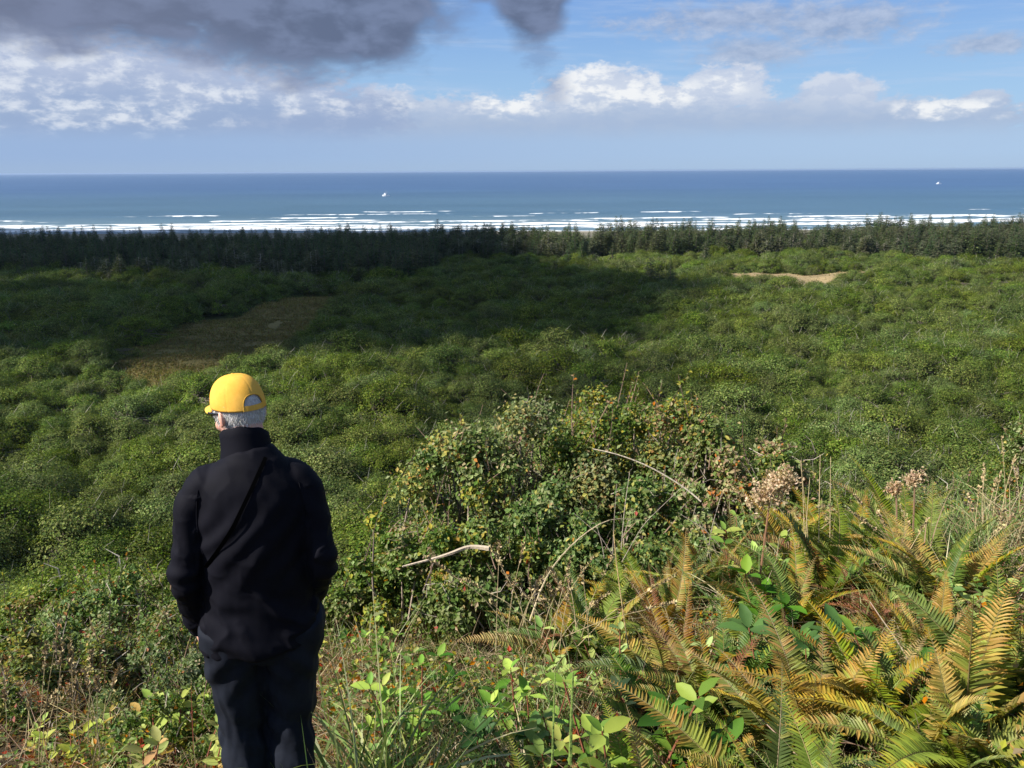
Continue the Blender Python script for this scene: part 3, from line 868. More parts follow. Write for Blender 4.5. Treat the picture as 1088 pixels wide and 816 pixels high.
# --- berry bushes with small leaves
def leafy_bush(seed, w, d, h, nclump, nleaf, ls, patches, nsprig=30, ntwig=60, flat=.8, accent=()):
    r = np.random.default_rng(seed)
    cr, br = Geo(), Geo()
    az = r.uniform(0, 2 * PI, nclump); u = r.uniform(0, 1, nclump) ** .6
    x = np.cos(az) * u * w / 2; y = np.sin(az) * u * d / 2
    z = h * np.sqrt(np.clip(1 - (u * .93) ** 2.4, 0, 1)) * r.uniform(.55, 1.0, nclump)
    low = r.random(nclump) < .35; z[low] *= r.uniform(.25, .8, low.sum())
    cen = np.stack([x, y, z], -1)
    cs = r.uniform(.6, 1.2, nclump) * .13 * (w + h) / 2 * .62
    cc = r.choice(len(patches), nclump, p=np.array([p[0] for p in patches]) / sum(p[0] for p in patches))
    wt = cs ** 2; wt /= wt.sum()
    k = r.choice(nclump, nleaf, p=wt)
    dr = norm(r.normal(size=(nleaf, 3))); rr = r.uniform(0, 1, nleaf) ** .5
    P = cen[k] + dr * rr[:, None] * cs[k][:, None] * np.array([1.2, 1.2, flat + .3]) * (1 + r.normal(0, .22, (nleaf, 1)))
    nrm = norm(dr * .6 + r.normal(0, .55, (nleaf, 3)) + [-.45, -.25, .55])
    D = norm(np.cross(nrm, r.normal(size=(nleaf, 3))) + np.array([0, 0, .15]))
    C = np.empty((nleaf, 3))
    for i, (wgt, pl) in enumerate(patches):
        m = cc[k] == i; C[m] = pick(pl, m.sum(), .16, r)
    if accent:
        m = r.random(nleaf) < .025; C[m] = pick(accent, m.sum(), .15, r)
    cr.add(*scatter(LEAF4, P, D, nrm, ls * r.uniform(.6, 1.45, nleaf), C))
    # sprigs that stand out of the outline, leaves paired along them
    top = np.argsort(-z)[:max(8, nclump // 2)]
    for i in range(nsprig):
        e = cen[r.choice(top)] + r.normal(0, .08, 3)
        dv = norm(np.array([r.normal(0, .45), r.normal(0, .45), 1.0])); L = r.uniform(.18, .42) * (.6 + .25 * h)
        t = np.linspace(0, 1, 7); bend = r.normal(0, .12, 3)
        c = e + dv * t[:, None] * L + bend * (t ** 2)[:, None] * L
        tube(br, c, np.linspace(.006, .002, 7), 3, (.22, .15, .11))
        n = r.integers(9, 20); tt = r.uniform(.15, 1, n)
        q = e + dv * tt[:, None] * L + bend * (tt ** 2)[:, None] * L
        dd = norm(r.normal(size=(n, 3)) + dv * .8)
        pl = patches[r.integers(len(patches))][1]
        cr.add(*scatter(LEAF4, q, dd, norm(r.normal(0, .5, (n, 3)) + [0, 0, 1]), ls * r.uniform(.8, 1.3, n), pick(pl, n, .16, r)))
    # stems from the root to the clumps
    for j in range(nclump):
        b = np.array([r.normal(0, w * .06), r.normal(0, d * .06), -.3])
        m1 = b * .6 + cen[j] * .4 + r.normal(0, .07, 3) - [0, 0, .1]; m2 = b * .25 + cen[j] * .75 + r.normal(0, .07, 3)
        tube(br, [b, m1, m2, cen[j]], np.array([.018, .013, .009, .004]) * (.5 + h * .3), 4, np.array([.26, .21, .17]) * r.uniform(.6, 1.4), cap=False)
    for j in range(ntwig):
        e = cen[r.integers(nclump)] + r.normal(0, .1, 3)
        dv = norm(r.normal(size=3) + [0, 0, .6]); L = r.uniform(.08, .26)
        tube(br, [e, e + dv * L * .5 + r.normal(0, .02, 3), e + dv * L], [.0035, .0026, .0012], 3, np.array([.38, .33, .27]) * r.uniform(.5, 1.2), cap=False)
    return cr.mesh('bush_foliage', (ML,)), br.mesh('bush_branches', (MB,))

P_G = [(4, GREEN), (4, MIDG), (1, YEL), (1, SILV)]
P_S = [(3, SILV), (4, MIDG), (1.5, GREEN), (.7, TAN)]
P_Y = [(3, YEL), (4, MIDG), (.6, (.36, .22, .06)), (1.5, SILV)]
P_P = [(2, PINK), (2, TAN), (3, MIDG), (.3, ORG), (1.5, SILV)]
ACC = [(1.2, ORG), (.5, RED), (3, YEL), (2, TAN)]

def plant(name, meshes, loc, s=1.0, rz=0.0, parts=('foliage', 'branches'), label=None, cat=None, group=None, tilt=None):
    o = empty(name, tuple(loc), rz); o.scale = (s,) * 3
    if tilt is not None: o.rotation_euler = (tilt[0], tilt[1], rz)
    for n_, me in zip(parts, meshes): link(bpy.data.objects.new(n_, me), o)
    return tag(o, label, cat, group)

# the large bush in the middle: three grown together, each its own plant
patches = [(4, P_G), (3, P_S), (3, P_Y), (.8, P_P)]
def big(seed, px, py, w, d, h, nc, nl, lab, dy=0.0, patches=patches, **kw):
    p = onground(px, py); p[1] += dy; p[2] = float(terrain(p[0], p[1]))
    plant('berry_bush', leafy_bush(seed, w, d, h, nc, nl, .052, patches, accent=ACC, **kw), p - [0, 0, .1], 1, 0, label=lab, cat='bush')
    return p
def at_xy(x, y): return np.array([x, y, float(terrain(x, y))])
def bigxy(seed, x, y, w, d, h, nc, nl, lab, patches=patches, ls=.052, **kw):
    plant('berry_bush', leafy_bush(seed, w, d, h, nc, nl, ls, patches, accent=ACC, **kw), at_xy(x, y) - [0, 0, .1], 1, 0, label=lab, cat='bush')
def bushtop(seed, px, d, top, w, dp, nc, nl, lab, patches=patches, ls=.038, **kw):
    x = ray(px, 500)[0] * d; zt = ray(px, top)[2] * d; h = (zt - float(terrain(x, d))) / 1.02
    plant('berry_bush', leafy_bush(seed, w, dp, h, nc, int(nl * 1.5), ls, patches, accent=ACC, **kw), at_xy(x, d) - [0, 0, .1], 1, 0, label=lab, cat='bush')
bushtop(101, 560, 6.8, 410, 1.9, 1.7, 80, 26000, 'tallest berry bush in the middle, small green and yellow leaves with pale shoots on top', nsprig=50, ntwig=120)
bushtop(108, 665, 7.1, 398, 2.0, 1.8, 80, 27000, 'tall berry bush with silvery leaves right of the tallest one', nsprig=50, ntwig=120)
bushtop(102, 480, 6.3, 432, 1.4, 1.4, 60, 19000, 'rounded berry bush with yellow and orange leaves, left flank of the middle thicket', [(3, P_Y), (2, P_S), (2, P_G), (1, P_P)], nsprig=30, ntwig=90)
bushtop(103, 752, 6.7, 434, 1.5, 1.4, 60, 19000, 'berry bush with tan and pinkish leaves, right flank of the middle thicket', [(1.5, P_P), (3, P_G), (2, P_Y), (2, P_S)], nsprig=30, ntwig=90)
bushtop(109, 812, 6.3, 458, 1.2, 1.1, 40, 11000, 'small reddish tipped bush at the right end of the middle thicket', [(3, P_P), (3, P_G)], nsprig=20, ntwig=60)
bushtop(104, 640, 5.8, 498, 1.9, 1.1, 50, 15000, 'dark green low bush at the front foot of the middle thicket', [(5, P_G), (1, P_S)], nsprig=12, ntwig=60)
bushtop(105, 745, 5.8, 505, 1.2, 1.0, 34, 9500, 'low berry bush with brown seed stalks, just behind the rusty ferns', [(2, P_G), (2, P_P), (1, P_S)], nsprig=16, ntwig=60)
bushtop(110, 520, 5.8, 505, 1.4, 1.1, 40, 12000, 'yellow green low bush in front of the left flank of the middle thicket', [(3, P_Y), (3, P_G), (2, P_S)], nsprig=16, ntwig=80)
bushtop(106, 425, 5.5, 535, 1.3, 1.2, 40, 13000, 'pale green twiggy bush right of the man, below the middle thicket', [(3, P_S), (3, P_G), (1, P_Y)], nsprig=22, ntwig=60)
bushtop(107, 495, 5.1, 590, 1.2, .8, 30, 8000, 'low pale bush right under the bleached dead branch', [(3, P_S), (3, P_G), (1, P_P)], nsprig=10, ntwig=60)

# smaller bushes over the left slope
V_BUSH = [leafy_bush(121, 1.3, 1.2, .85, 40, 13000, .034, [(3, P_G), (2, P_S), (1, P_Y)], 18, 50, accent=ACC),
          leafy_bush(122, 1.5, 1.3, .95, 46, 14000, .036, [(4, P_G), (1, P_P), (1, P_S)], 22, 50, accent=[(2, ORG), (2, RED)]),
          leafy_bush(123, 1.1, 1.1, .75, 34, 11000, .033, [(2, P_P), (2, P_G), (2, P_Y)], 16, 60, accent=[(2, ORG), (1, RED)]),
          leafy_bush(124, 1.4, 1.2, .7, 40, 12500, .036, [(5, P_G), (1, P_Y)], 10, 40, accent=ACC)]
def small_bushes():
    r = np.random.default_rng(44)
    X, Y = jgrid(-6.2, 6.4, 2.9, 9.6, .82, r)
    kinds = ['green and silvery', 'dark green, red speckled', 'brownish pink leaved', 'plain green']
    for x, y in zip(X, Y):
        if abs(x) > .64 * y + .5: continue
        if x > -1.4 and y < 4.6: continue          # grass and ferns
        if x > -1.2 and x < 3.2 and y < 8.4: continue    # the thicket
        if x > 0 and y < 6.4: continue
        if (x + .9) ** 2 + (y - 2.6) ** 2 < .95: continue
        v = int(r.choice(4, p=[.3, .3, .15, .25]))
        s = r.uniform(.7, 1.0) * (.72 if y < 4.0 else 1)
        side = 'left of the man' if x < -1.1 else ('right behind the man' if x < -.2 else ('behind the middle thicket' if x < 3 else 'behind the fern slope at the right'))
        z = float(terrain(x, y)) - .08
        plant('low_bush', V_BUSH[v], (x, y, z), s, r.uniform(0, 6.28), label=kinds[v] + ' low bush on the slope ' + side, cat='bush', group=kinds[v] + ' low bushes ' + side)
small_bushes()

# --- sword ferns
def frond(seed, L, rise, droop, pal_fn, npin=38, pw=.075, curl=0.0, side_bend=0.0):
    r = np.random.default_rng(seed)
    g = Geo()
    t = np.linspace(0, 1, 14)
    a = rise - droop * t ** 1.3
    dl = L / 13
    yy = np.concatenate([[0], np.cumsum(np.cos(a[:-1]) * dl)]); zz = np.concatenate([[0], np.cumsum(np.sin(a[:-1]) * dl)])
    xx = side_bend * L * t ** 2
    C0 = np.stack([xx, yy, zz], -1)
    tube(g, C0, np.linspace(.0034, .0010, 14), 4, (.24, .20, .07))
    T = norm(np.gradient(C0, axis=0))
    tp = np.linspace(.12, .995, npin) 
    rows = []
    P, D, NN, S, C = [], [], [], [], []
    for s in (-1, 1):
        for i, q in enumerate(tp):
            c = np.array([np.interp(q, t, C0[:, k]) for k in range(3)]); tg = np.array([np.interp(q, t, T[:, k]) for k in range(3)])
            up = norm(np.cross(np.array([1., 0, 0]), tg))
            prof = min(1, (q + .1) / .3) * (1 - max(0, (q - .35) / .66) ** 1.25) + .05
            Lp = pw * prof * r.uniform(.9, 1.08)
            dv = norm(np.array([s * 1., 0, 0]) + tg * (.30 + .35 * q) + up * (.22 + curl * r.uniform(.5, 1.5)) + r.normal(0, .06, 3))
            P.append(c); D.append(dv); NN.append(up + r.normal(0, .10, 3) + tg * .35); S.append(Lp)
            C.append(pal_fn(q, r))
    T_ = (np.array([[0, -.0, 0], [.10, .06, .0], [.092, .55, .01], [0, 1, -.12], [-.092, .55, .01], [-.10, .06, 0]]), np.array([[0, 1, 2], [0, 2, 3], [0, 3, 4], [0, 4, 5]]))
    P, D, NN, S, C = map(np.array, (P, D, NN, S, C))
    V, F, CC = scatter(T_, P, D, NN, S, C)
    CC = CC.reshape(len(P), 6, 3)
    tipc = np.clip(CC[:, 3] * np.array([1.12, .92, .8]), 0, 1); CC[:, 3] = tipc
    g.add(V, F, CC.reshape(-1, 3))
    return g.mesh('fern_frond', (MFE,))
FG, FG2, FY, FO, FB = np.array((.070, .130, .020)), np.array((.14, .20, .030)), np.array((.30, .31, .045)), np.array((.38, .25, .05)), np.array((.20, .09, .04))
def pf(g0, mid, tip, a, b):
    def f(q, r):
        w = np.clip((q - a) / (b - a) + r.normal(0, .26), 0, 1)
        c = g0 * (1 - w) + (mid if w < .6 else tip) * w
        return c * r.uniform(.75, 1.25)
    return f
KINDS = {'green': (FG, FG2, FY, .5, 1.3), 'fresh': (FG2, FG2, FY, .4, 1.2), 'tipped': (FG2, FY, FO, .18, 1.0), 'orange': (FG2 * 1.3, FO, FO, -.1, .8), 'rust': (FO * .7, FO * .8, FB, -.2, .8), 'brown': (FB, FB, FB * 1.6, 0, 1)}
FR = {}
sdx = 200
for kn, (a_, b_, c_, lo, hi) in KINDS.items():
    FR[kn] = []
    for i in range(4):
        sdx += 1
        L = (.62, .74, .54, .68)[i]
        FR[kn].append(frond(sdx, L, R((76, 64, 80, 56)[i]), R((52, 44, 42, 58)[i]) + (R(50) if kn == 'brown' else 0), pf(a_, b_, c_, lo, hi), npin=(44, 50, 40, 46)[i],
                            pw=.088 * (.8 if kn in ('brown', 'rust') else 1), curl=(.5 if kn in ('rust', 'brown') else .05), side_bend=(.12, -.15, .05, -.06)[i]))
def fern(loc, s, mix, n, seed, label, group=None, lean=(0, 0), az0=None, spread=PI):
    r = np.random.default_rng(seed)
    o = empty('sword_fern', tuple(loc), 0); o.scale = (s,) * 3
    o.rotation_euler = (lean[0], lean[1], 0)
    ks = list(mix)
    w = np.array([mix[k] for k in ks], float); w /= w.sum()
    for i in range(n):
        kn = ks[r.choice(len(ks), p=w)]
        f = link(bpy.data.objects.new('frond', FR[kn][r.integers(4)]), o)
        az = (2 * PI * i / n + r.normal(0, .25)) if az0 is None else az0 + r.uniform(-spread, spread)
        f.rotation_euler = (r.normal(0, .22), r.normal(0, .22), az)
        f.scale = (r.uniform(.8, 1.1),) * 3
        f.location = (r.normal(0, .015), r.normal(0, .015), r.uniform(-.02, .03))
    tag(o, label, 'fern', group)
    return o
MIXG = {'green': 5, 'fresh': 4, 'tipped': 3, 'orange': .6}
MIXO = {'green': 3, 'fresh': 4, 'tipped': 4, 'orange': 1.5, 'rust': .6}
MIXR = {'tipped': 2, 'fresh': 2, 'orange': 2, 'rust': 1.5, 'brown': 1}
hand = [  # px, py of the crown centre, scale, mix, fronds, label
    (876, 640, 1.1, {'green': 2, 'fresh': 3, 'rust': 1.2, 'orange': 1}, 13, 'tall green fern with two rust fronds, below the tan seed head'),
    (960, 640, 1.0, {'green': 3, 'rust': 2, 'orange': 2, 'tipped': 2}, 14, 'fern with brown and green fronds in the middle of the right crest'),
    (1010, 640, 1.0, {'orange': 3, 'tipped': 3, 'green': 2}, 12, 'orange edged fern just left of the green grass at the right edge'),
    (700, 660, 1.05, {'green': 3, 'tipped': 3, 'orange': 3, 'rust': 1}, 15, 'large fern striped green and orange above the pale salal leaves'),
    (640, 640, .9, MIXG, 12, 'green fern with a yellow frond, left end of the fern slope'),
    (760, 640, 1.0, {'tipped': 3, 'orange': 2, 'rust': 2, 'green': 2}, 14, 'rust and green fern left of the bright salal leaves'),
    (556, 668, .85, MIXO, 12, 'yellow green fern farthest left on the fern slope'), (604, 640, .95, MIXO, 13, 'upright fern with golden tips beside the arching straw stalk'),
    (655, 606, .95, {'tipped': 3, 'orange': 2, 'fresh': 2}, 13, 'fern with a golden upright frond below the middle thicket'), (706, 602, 1.0, {'green': 3, 'fresh': 2, 'tipped': 2, 'orange': 1}, 13, 'green fern directly under the dark low bush of the thicket'),
    (748, 600, .95, {'green': 2, 'tipped': 3, 'rust': 1}, 12, 'green fern left of the bright lime salal patch'),
    (580, 680, .8, MIXO, 12, 'small orange fern at the left end of the fern slope'),
    (770, 760, 1.0, {'green': 3, 'rust': 2, 'tipped': 2}, 14, 'dark green fern with rust tips near the bottom, right of the pale salal'),
    (720, 720, 1.0, {'green': 2, 'rust': 2, 'orange': 2}, 12, 'fern with long drooping rust fronds over brown litter'),
    (860, 800, 1.0, {'orange': 4, 'tipped': 3, 'green': 1}, 13, 'golden orange fern at the bottom right among dead fronds'),
    (930, 770, 1.05, {'orange': 3, 'tipped': 4, 'green': 2}, 15, 'golden fern with dark green base at the bottom right'),
    (1020, 800, 1.15, {'orange': 3, 'tipped': 3, 'fresh': 2}, 16, 'largest yellow green fern in the bottom right corner'),
    (1060, 720, 1.0, {'tipped': 3, 'fresh': 3, 'orange': 1}, 14, 'yellow green fern at the right edge below the grass'),
    (990, 715, .9, {'orange': 3, 'tipped': 3}, 12, 'yellow orange fern beside the dead brown fronds'),
]
for i, (px, py, s, mx, n, lb) in enumerate(hand):
    p = onground(px, py, .12)
    fern(p - [0, 0, .02], s * 1.0, mx, n, 500 + i, lb)
sal = [(800, 600, 'lime', 1.25, 'bright lime salal right of the rust fern, tallest of its patch'), (828, 618, 'lime', 1.1, 'bright salal plant with broad leaves under the tan seed head'),
       (782, 625, 'lime', 1.0, 'lime salal with narrow upright leaves beside the green fern'), (815, 660, 'dark', 1.1, 'dark broad leaved salal below the lime patch'),
       (612, 720, 'pale', 1.1, 'pale yellow salal at the left foot of the ferns'), (585, 735, 'pale', .9, 'pale salal with small leaves left of a green stalk'), (660, 720, 'pale', 1.0, 'pale salal with star of leaves in front of the striped fern'),
       (682, 735, 'pale', 1.15, 'pale salal on a long grey stem, right one of the pale group'), (560, 785, 'lime', 1.1, 'green salal at the bottom edge left of the pale group'), (600, 805, 'lime', 1.15, 'broad green salal at the bottom edge in the middle'),
       (535, 800, 'dark', 1.0, 'dark green salal at the bottom edge beside dry grass'), (440, 720, 'lime', .9, 'upright green salal between the grass tuft and dry grass'), (445, 775, 'lime', 1.1, 'green salal with a horizontal leaf right of the grass tuft'),
       (430, 800, 'lime', .85, 'small green salal at the bottom edge right of the grass tuft'), (470, 720, 'dark', .8, 'small dark salal in the dry grass'), (505, 760, 'dark', .9, 'dark salal in the middle of the dry grass'),
       (660, 812, 'lime', 1.3, 'salal with one large lit leaf at the bottom edge'), (830, 715, 'dark', 1.2, 'dark glossy salal with broad leaves among bottom ferns'), (880, 700, 'dark', .9, 'dark salal beside the withered red fern'),
       (985, 640, 'lime', .9, 'light green salal at the right crest below the brown fern'), (995, 665, 'lime', .8, 'light green salal under the orange edged fern'), (950, 700, 'dark', .9, 'dark salal between two dead ferns'),
       (1040, 640, 'lime', .8, 'lime salal at the foot of the grass by the right edge'), (1075, 610, 'lime', .8, 'lime salal in tall grass at the right edge'),
       (128, 765, 'yellow', 1.1, 'pale yellow leafed seedling left of the man, upper one'), (168, 785, 'yellow', 1.2, 'yellow green seedling with broad leaves left of the man'), (150, 808, 'yellow', 1.1, 'yellow green seedling at the bottom edge left of the man'),
       (205, 800, 'yellow', 1.0, 'yellow green seedling beside the trouser leg of the man'), (185, 770, 'yellow', .9, 'small yellow seedling near an orange leaf left of the man'), (60, 800, 'yellow', .9, 'yellow seedling in dry grass at the lower left corner'),
       (398, 690, 'lime', .8, 'light green seedling above the grass tuft'), (20, 770, 'yellow', .7, 'small yellow seedling at the left edge'), (740, 800, 'dark', 1.0, 'dark salal at the bottom edge under the rust fern')]
SALP = [(q[0], onground(q[0], q[1], .22)) for q in sal]
def fill_ferns():
    r = np.random.default_rng(77)
    X, Y = jgrid(.15, 4.2, 1.45, 6.2, .40, r)
    k = 0
    pts = []
    for x, y in zip(X, Y):
        px = x / y * FPX + 544
        if px < np.interp(y, [1.4, 2.5, 4, 5.0], [650, 565, 545, 600]) or px > np.interp(y, [1.4, 2.6, 3.2, 5], [1200, 1180, 1040, 1030]): continue
        if y > 5.0 + .25 * x: continue
        # leave openings of litter
        if fbm(x * 1.3 + 4, y * 1.3 + 2, 2) > .50: continue
        if any(abs(px - a) < 18 and abs(onp[1] - y) < .3 for a, onp in SALP): continue
        q = r.random()
        mx, nm = (MIXG, 'mostly green') if q < .42 else ((MIXO, 'green and orange') if q < .85 else (MIXR, 'mostly rusty'))
        where = 'near the crest of the right slope' if y > 3.4 else 'low on the right slope'
        fern((x, y, float(terrain(x, y)) - .02), r.uniform(.72, .98) * (1.18 if y > 3.8 else 1), mx, int(r.integers(9, 14)), 700 + k, nm + ' sword fern ' + where, nm + ' sword ferns ' + where)
        k += 1
fill_ferns()
# dead fern heaps
for i, (px, py, lb) in enumerate([(905, 665, 'withered reddish brown fern collapsed in the middle of the fern slope'), (835, 745, 'withered dark red fern heap among green ferns near the bottom'),
                                  (940, 680, 'withered brown fern right of the reddish one'), (700, 770, 'withered brown fern under the pale salal leaves')]):
    fern(onground(px, py, .05), .62, {'brown': 1, 'rust': .25}, 16, 900 + i, lb)

# --- broad leaved salal plants
def salal(seed, h, nstem, ls, pal, stemc=(.22, .08, .05)):
    r = np.random.default_rng(seed); lv, st = Geo(), Geo()
    for s in range(nstem):
        a = r.uniform(0, 2 * PI); L = h * r.uniform(.7, 1.1)
        dv = norm(np.array([np.cos(a) * .35, np.sin(a) * .35, 1])); b = np.array([np.cos(a), np.sin(a), 0]) * .02 * nstem ** .5
        t = np.linspace(0, 1, 8); bend = r.normal(0, .12, 3) * L
        c = b + dv * t[:, None] * L + bend * (t ** 2)[:, None]
        c[0, 2] -= .05
        tube(st, c, np.linspace(.005, .0022, 8), 5, stemc)
        n = int(r.integers(7, 12)); tt = np.sort(r.uniform(.35, 1, n)); tt[-3:] = [.97, .99, 1]
        q = np.stack([np.interp(tt, t, c[:, k]) for k in range(3)], -1)
        aa = np.arange(n) * 2.4 + r.uniform(0, 6)
        D = norm(np.stack([np.cos(aa), np.sin(aa), r.uniform(.15, .9, n)], -1)); 
        NN = norm(np.stack([-np.cos(aa) * .6, -np.sin(aa) * .6, np.ones(n)], -1) + r.normal(0, .25, (n, 3)))
        lv.add(*scatter(LEAF8, q, D, NN, ls * r.uniform(.7, 1.25, n), pick(pal, n, .10, r)))
    return lv.mesh('salal_leaves', (ML,), smooth=True), st.mesh('salal_stems', (MB,))
def slim(t): return (t[0] * np.array([.74, 1, 1]), t[1])
LEAF8 = slim(LEAF8)
PL1 = [(3, (.17, .29, .05)), (3, (.30, .40, .08)), (1, (.10, .2, .035)), (1, (.42, .46, .12))]
PL2 = [(3, (.38, .46, .12)), (2, (.26, .38, .08))]
PL3 = [(4, (.05, .13, .02)), (3, (.09, .2, .03)), (1, (.2, .33, .06))]
PL4 = [(3, (.42, .45, .10)), (2, (.32, .40, .08)), (1, (.5, .3, .07))]
VS = {'lime': [salal(301, .34, 6, .072, PL1), salal(302, .30, 6, .066, PL1)], 'pale': [salal(303, .34, 5, .066, PL2), salal(304, .30, 5, .06, PL2)],
      'dark': [salal(305, .28, 5, .095, PL3), salal(306, .32, 4, .10, PL3)], 'yellow': [salal(307, .22, 4, .06, PL4), salal(308, .26, 3, .065, PL4)]}
for i, (px, py, kd, s, lb) in enumerate(sal):
    p = onground(px, py, .22)
    plant('salal_plant', VS[kd][i % 2], p, s * 1.12, rng.uniform(0, 6.28), ('leaves', 'stems'), lb, 'plant')

# --- grass tufts
def tuft(seed, n, L, pal, spread=.06, width=.006, bend=.5, lean=.35):
    r = np.random.default_rng(seed)
    P = np.stack([r.normal(0, spread, n), r.normal(0, spread, n), r.uniform(-.05, .0, n)], -1)
    D = np.stack([r.normal(0, lean, n), r.normal(0, lean, n), np.ones(n)], -1)
    g = Geo().add(*blades(P, D, L * r.uniform(.5, 1.15, n), width * r.uniform(.6, 1.3, n), bend * r.uniform(.2, 1.6, n), pick(pal, n, .15, r), 7))
    return g.mesh('grass_blades', (MG,))
PGR = [(4, (.10, .17, .035)), (3, (.17, .24, .06)), (2, (.32, .32, .13))]
PDRY = [(4, STRAW), (3, (.34, .26, .15)), (1, (.2, .2, .07)), (1, (.22, .13, .08))]
PMIX = [(3, (.12, .18, .04)), (3, STRAW), (2, (.24, .26, .08))]
VT = {'long': [tuft(401, 120, .66, [(3, (.16, .24, .05)), (3, (.24, .32, .09)), (2, (.38, .42, .18))], .06, .009, .75, .42)], 'green': [tuft(402, 150, .5, PGR, .08, .005, .4, .25), tuft(403, 130, .42, PGR, .07, .005, .45, .3)],
      'dry': [tuft(404, 90, .45, PDRY, .09, .0045, .5, .45), tuft(405, 80, .38, PDRY, .09, .0045, .55, .5)], 'mixed': [tuft(406, 120, .48, PMIX, .09, .005, .55, .4), tuft(407, 110, .40, PMIX, .09, .005, .5, .4)]}
def put_tuft(px, py, kd, s, lb, grp=None, h=.15, xy=None):
    p = onground(px, py, h) if xy is None else at_xy(*xy)
    o = bpy.data.objects.new('grass_tuft', VT[kd][int(rng.integers(len(VT[kd])))])
    o.location = p; o.scale = (s,) * 3; o.rotation_euler = (0, 0, rng.uniform(0, 6.28)); link(o)
    tag(o, lb, 'grass', grp)
put_tuft(0, 0, 'long', 1.45, 'long bladed green grass tuft arching at the feet of the man', xy=(-.58, 2.70))
put_tuft(0, 0, 'long', .95, 'long bladed grass tuft in front of the right trouser leg', xy=(-.70, 2.33))
put_tuft(0, 0, 'long', 1.2, 'long bladed grass tuft at the bottom edge left of the green salal', xy=(-.44, 2.66))
put_tuft(382, 655, 'green', 1.1, 'fine green grass tuft standing right of the elbow of the man')
put_tuft(405, 665, 'green', 1.0, 'fine green grass tuft in front of the pale twiggy bush')
put_tuft(600, 800, 'green', .9, 'thin green grass tuft rising through the bottom salal')
def fill_grass():
    r = np.random.default_rng(91)
    X, Y = jgrid(-3.6, 5.6, 1.5, 5.6, .26, r)
    for x, y in zip(X, Y):
        px = x / y * FPX + 544
        if px < -30 or px > 1130: continue
        if (x + .9) ** 2 + (y - 2.6) ** 2 < .22: continue
        if px < 330:
            if r.random() > (.6 if y < 2.9 else .15): continue
            kd = r.choice(['dry', 'mixed'], p=[.6, .4]); w = 'lower left of the man'
        elif px < 640:
            if y > 5 or r.random() > .8: continue
            kd = r.choice(['dry', 'mixed', 'green'], p=[.42, .33, .25]); w = 'between the man and the ferns'
        elif px > 960 and y > 2.6:
            kd = r.choice(['green', 'mixed', 'dry'], p=[.5, .4, .1]); w = 'on the right crest'
        else:
            if r.random() > (.85 if y > 3.9 else .16): continue
            kd = r.choice(['dry', 'mixed']); w = 'among the ferns'
        lb = {'dry': 'dry straw coloured', 'mixed': 'green and straw', 'green': 'green'}[kd] + ' grass tuft ' + w
        put_tuft(0, 0, kd, r.uniform(.8, 1.3) * (1.25 if px > 820 and y > 3.9 else 1), lb, lb.replace('tuft', 'tufts'), xy=(x, y))
fill_grass()

# --- undergrowth that covers the soil: litter, twigs, small leaves
def undergrowth():
    r = np.random.default_rng(55)
    g = Geo()
    def pts(n, y0, y1, hmax, pw=1.6):
        Y = y0 + (y1 - y0) * r.random(n) ** .8; X = r.uniform(-.68, .68, n) * Y + r.normal(0, .3, n)
        k = (X + .9) ** 2 + (Y - 2.6) ** 2 > .07
        X, Y = X[k], Y[k]
        return np.stack([X, Y, terrain(X, Y) + hmax * r.random(len(X)) ** pw], -1)
    # litter
    P = pts(60000, 1.2, 7.5, .10)
    n = len(P); D = r.normal(size=(n, 3)); D[:, 2] *= .5
    g.add(*scatter(LEAF4, P, norm(D), norm(r.normal(0, .6, (n, 3)) + [0, 0, 1]), r.uniform(.02, .055, n), pick([(4, BROWN), (3, (.22, .12, .06)), (2, (.3, .2, .1)), (1, RED), (1, (.05, .04, .02))], n, .2, r)))
    # small green leaves
    P = pts(90000, 1.2, 7.5, .30, 1.0)
    X, Y = P[:, 0], P[:, 1]
    keep = fbm(X * 1.7 + 3, Y * 1.7, 3) > np.where(X < -.3, .42, .50)
    P = P[keep]; n = len(P); D = r.normal(size=(n, 3)); D[:, 2] = np.abs(D[:, 2]) * .6
    g.add(*scatter(LEAF4, P, norm(D), norm(r.normal(0, .5, (n, 3)) + [-.1, 0, 1]), r.uniform(.018, .045, n), pick([(4, GREEN), (4, MIDG), (1.2, YEL), (.6, ORG), (.3, RED), (.8, SILV), (1, TAN)], n, .18, r)))
    # twigs and fallen stalks
    P = pts(16000, 1.2, 6.5, .16); n = len(P)
    D = r.normal(size=(n, 3)); D[:, 2] = np.abs(D[:, 2]) * .7
    g.add(*blades(P, D, r.uniform(.08, .45, n), r.uniform(.002, .0045, n), r.uniform(0, .5, n), pick([(3, (.30, .24, .17)), (3, (.18, .12, .08)), (2, STRAW), (1, (.2, .08, .05))], n, .2, r), 4))
    o = g.obj('undergrowth', ML)
    tag(o, 'brown leaf litter, twigs and small leaves covering the soil of the bluff', 'undergrowth', kind='stuff')
undergrowth()

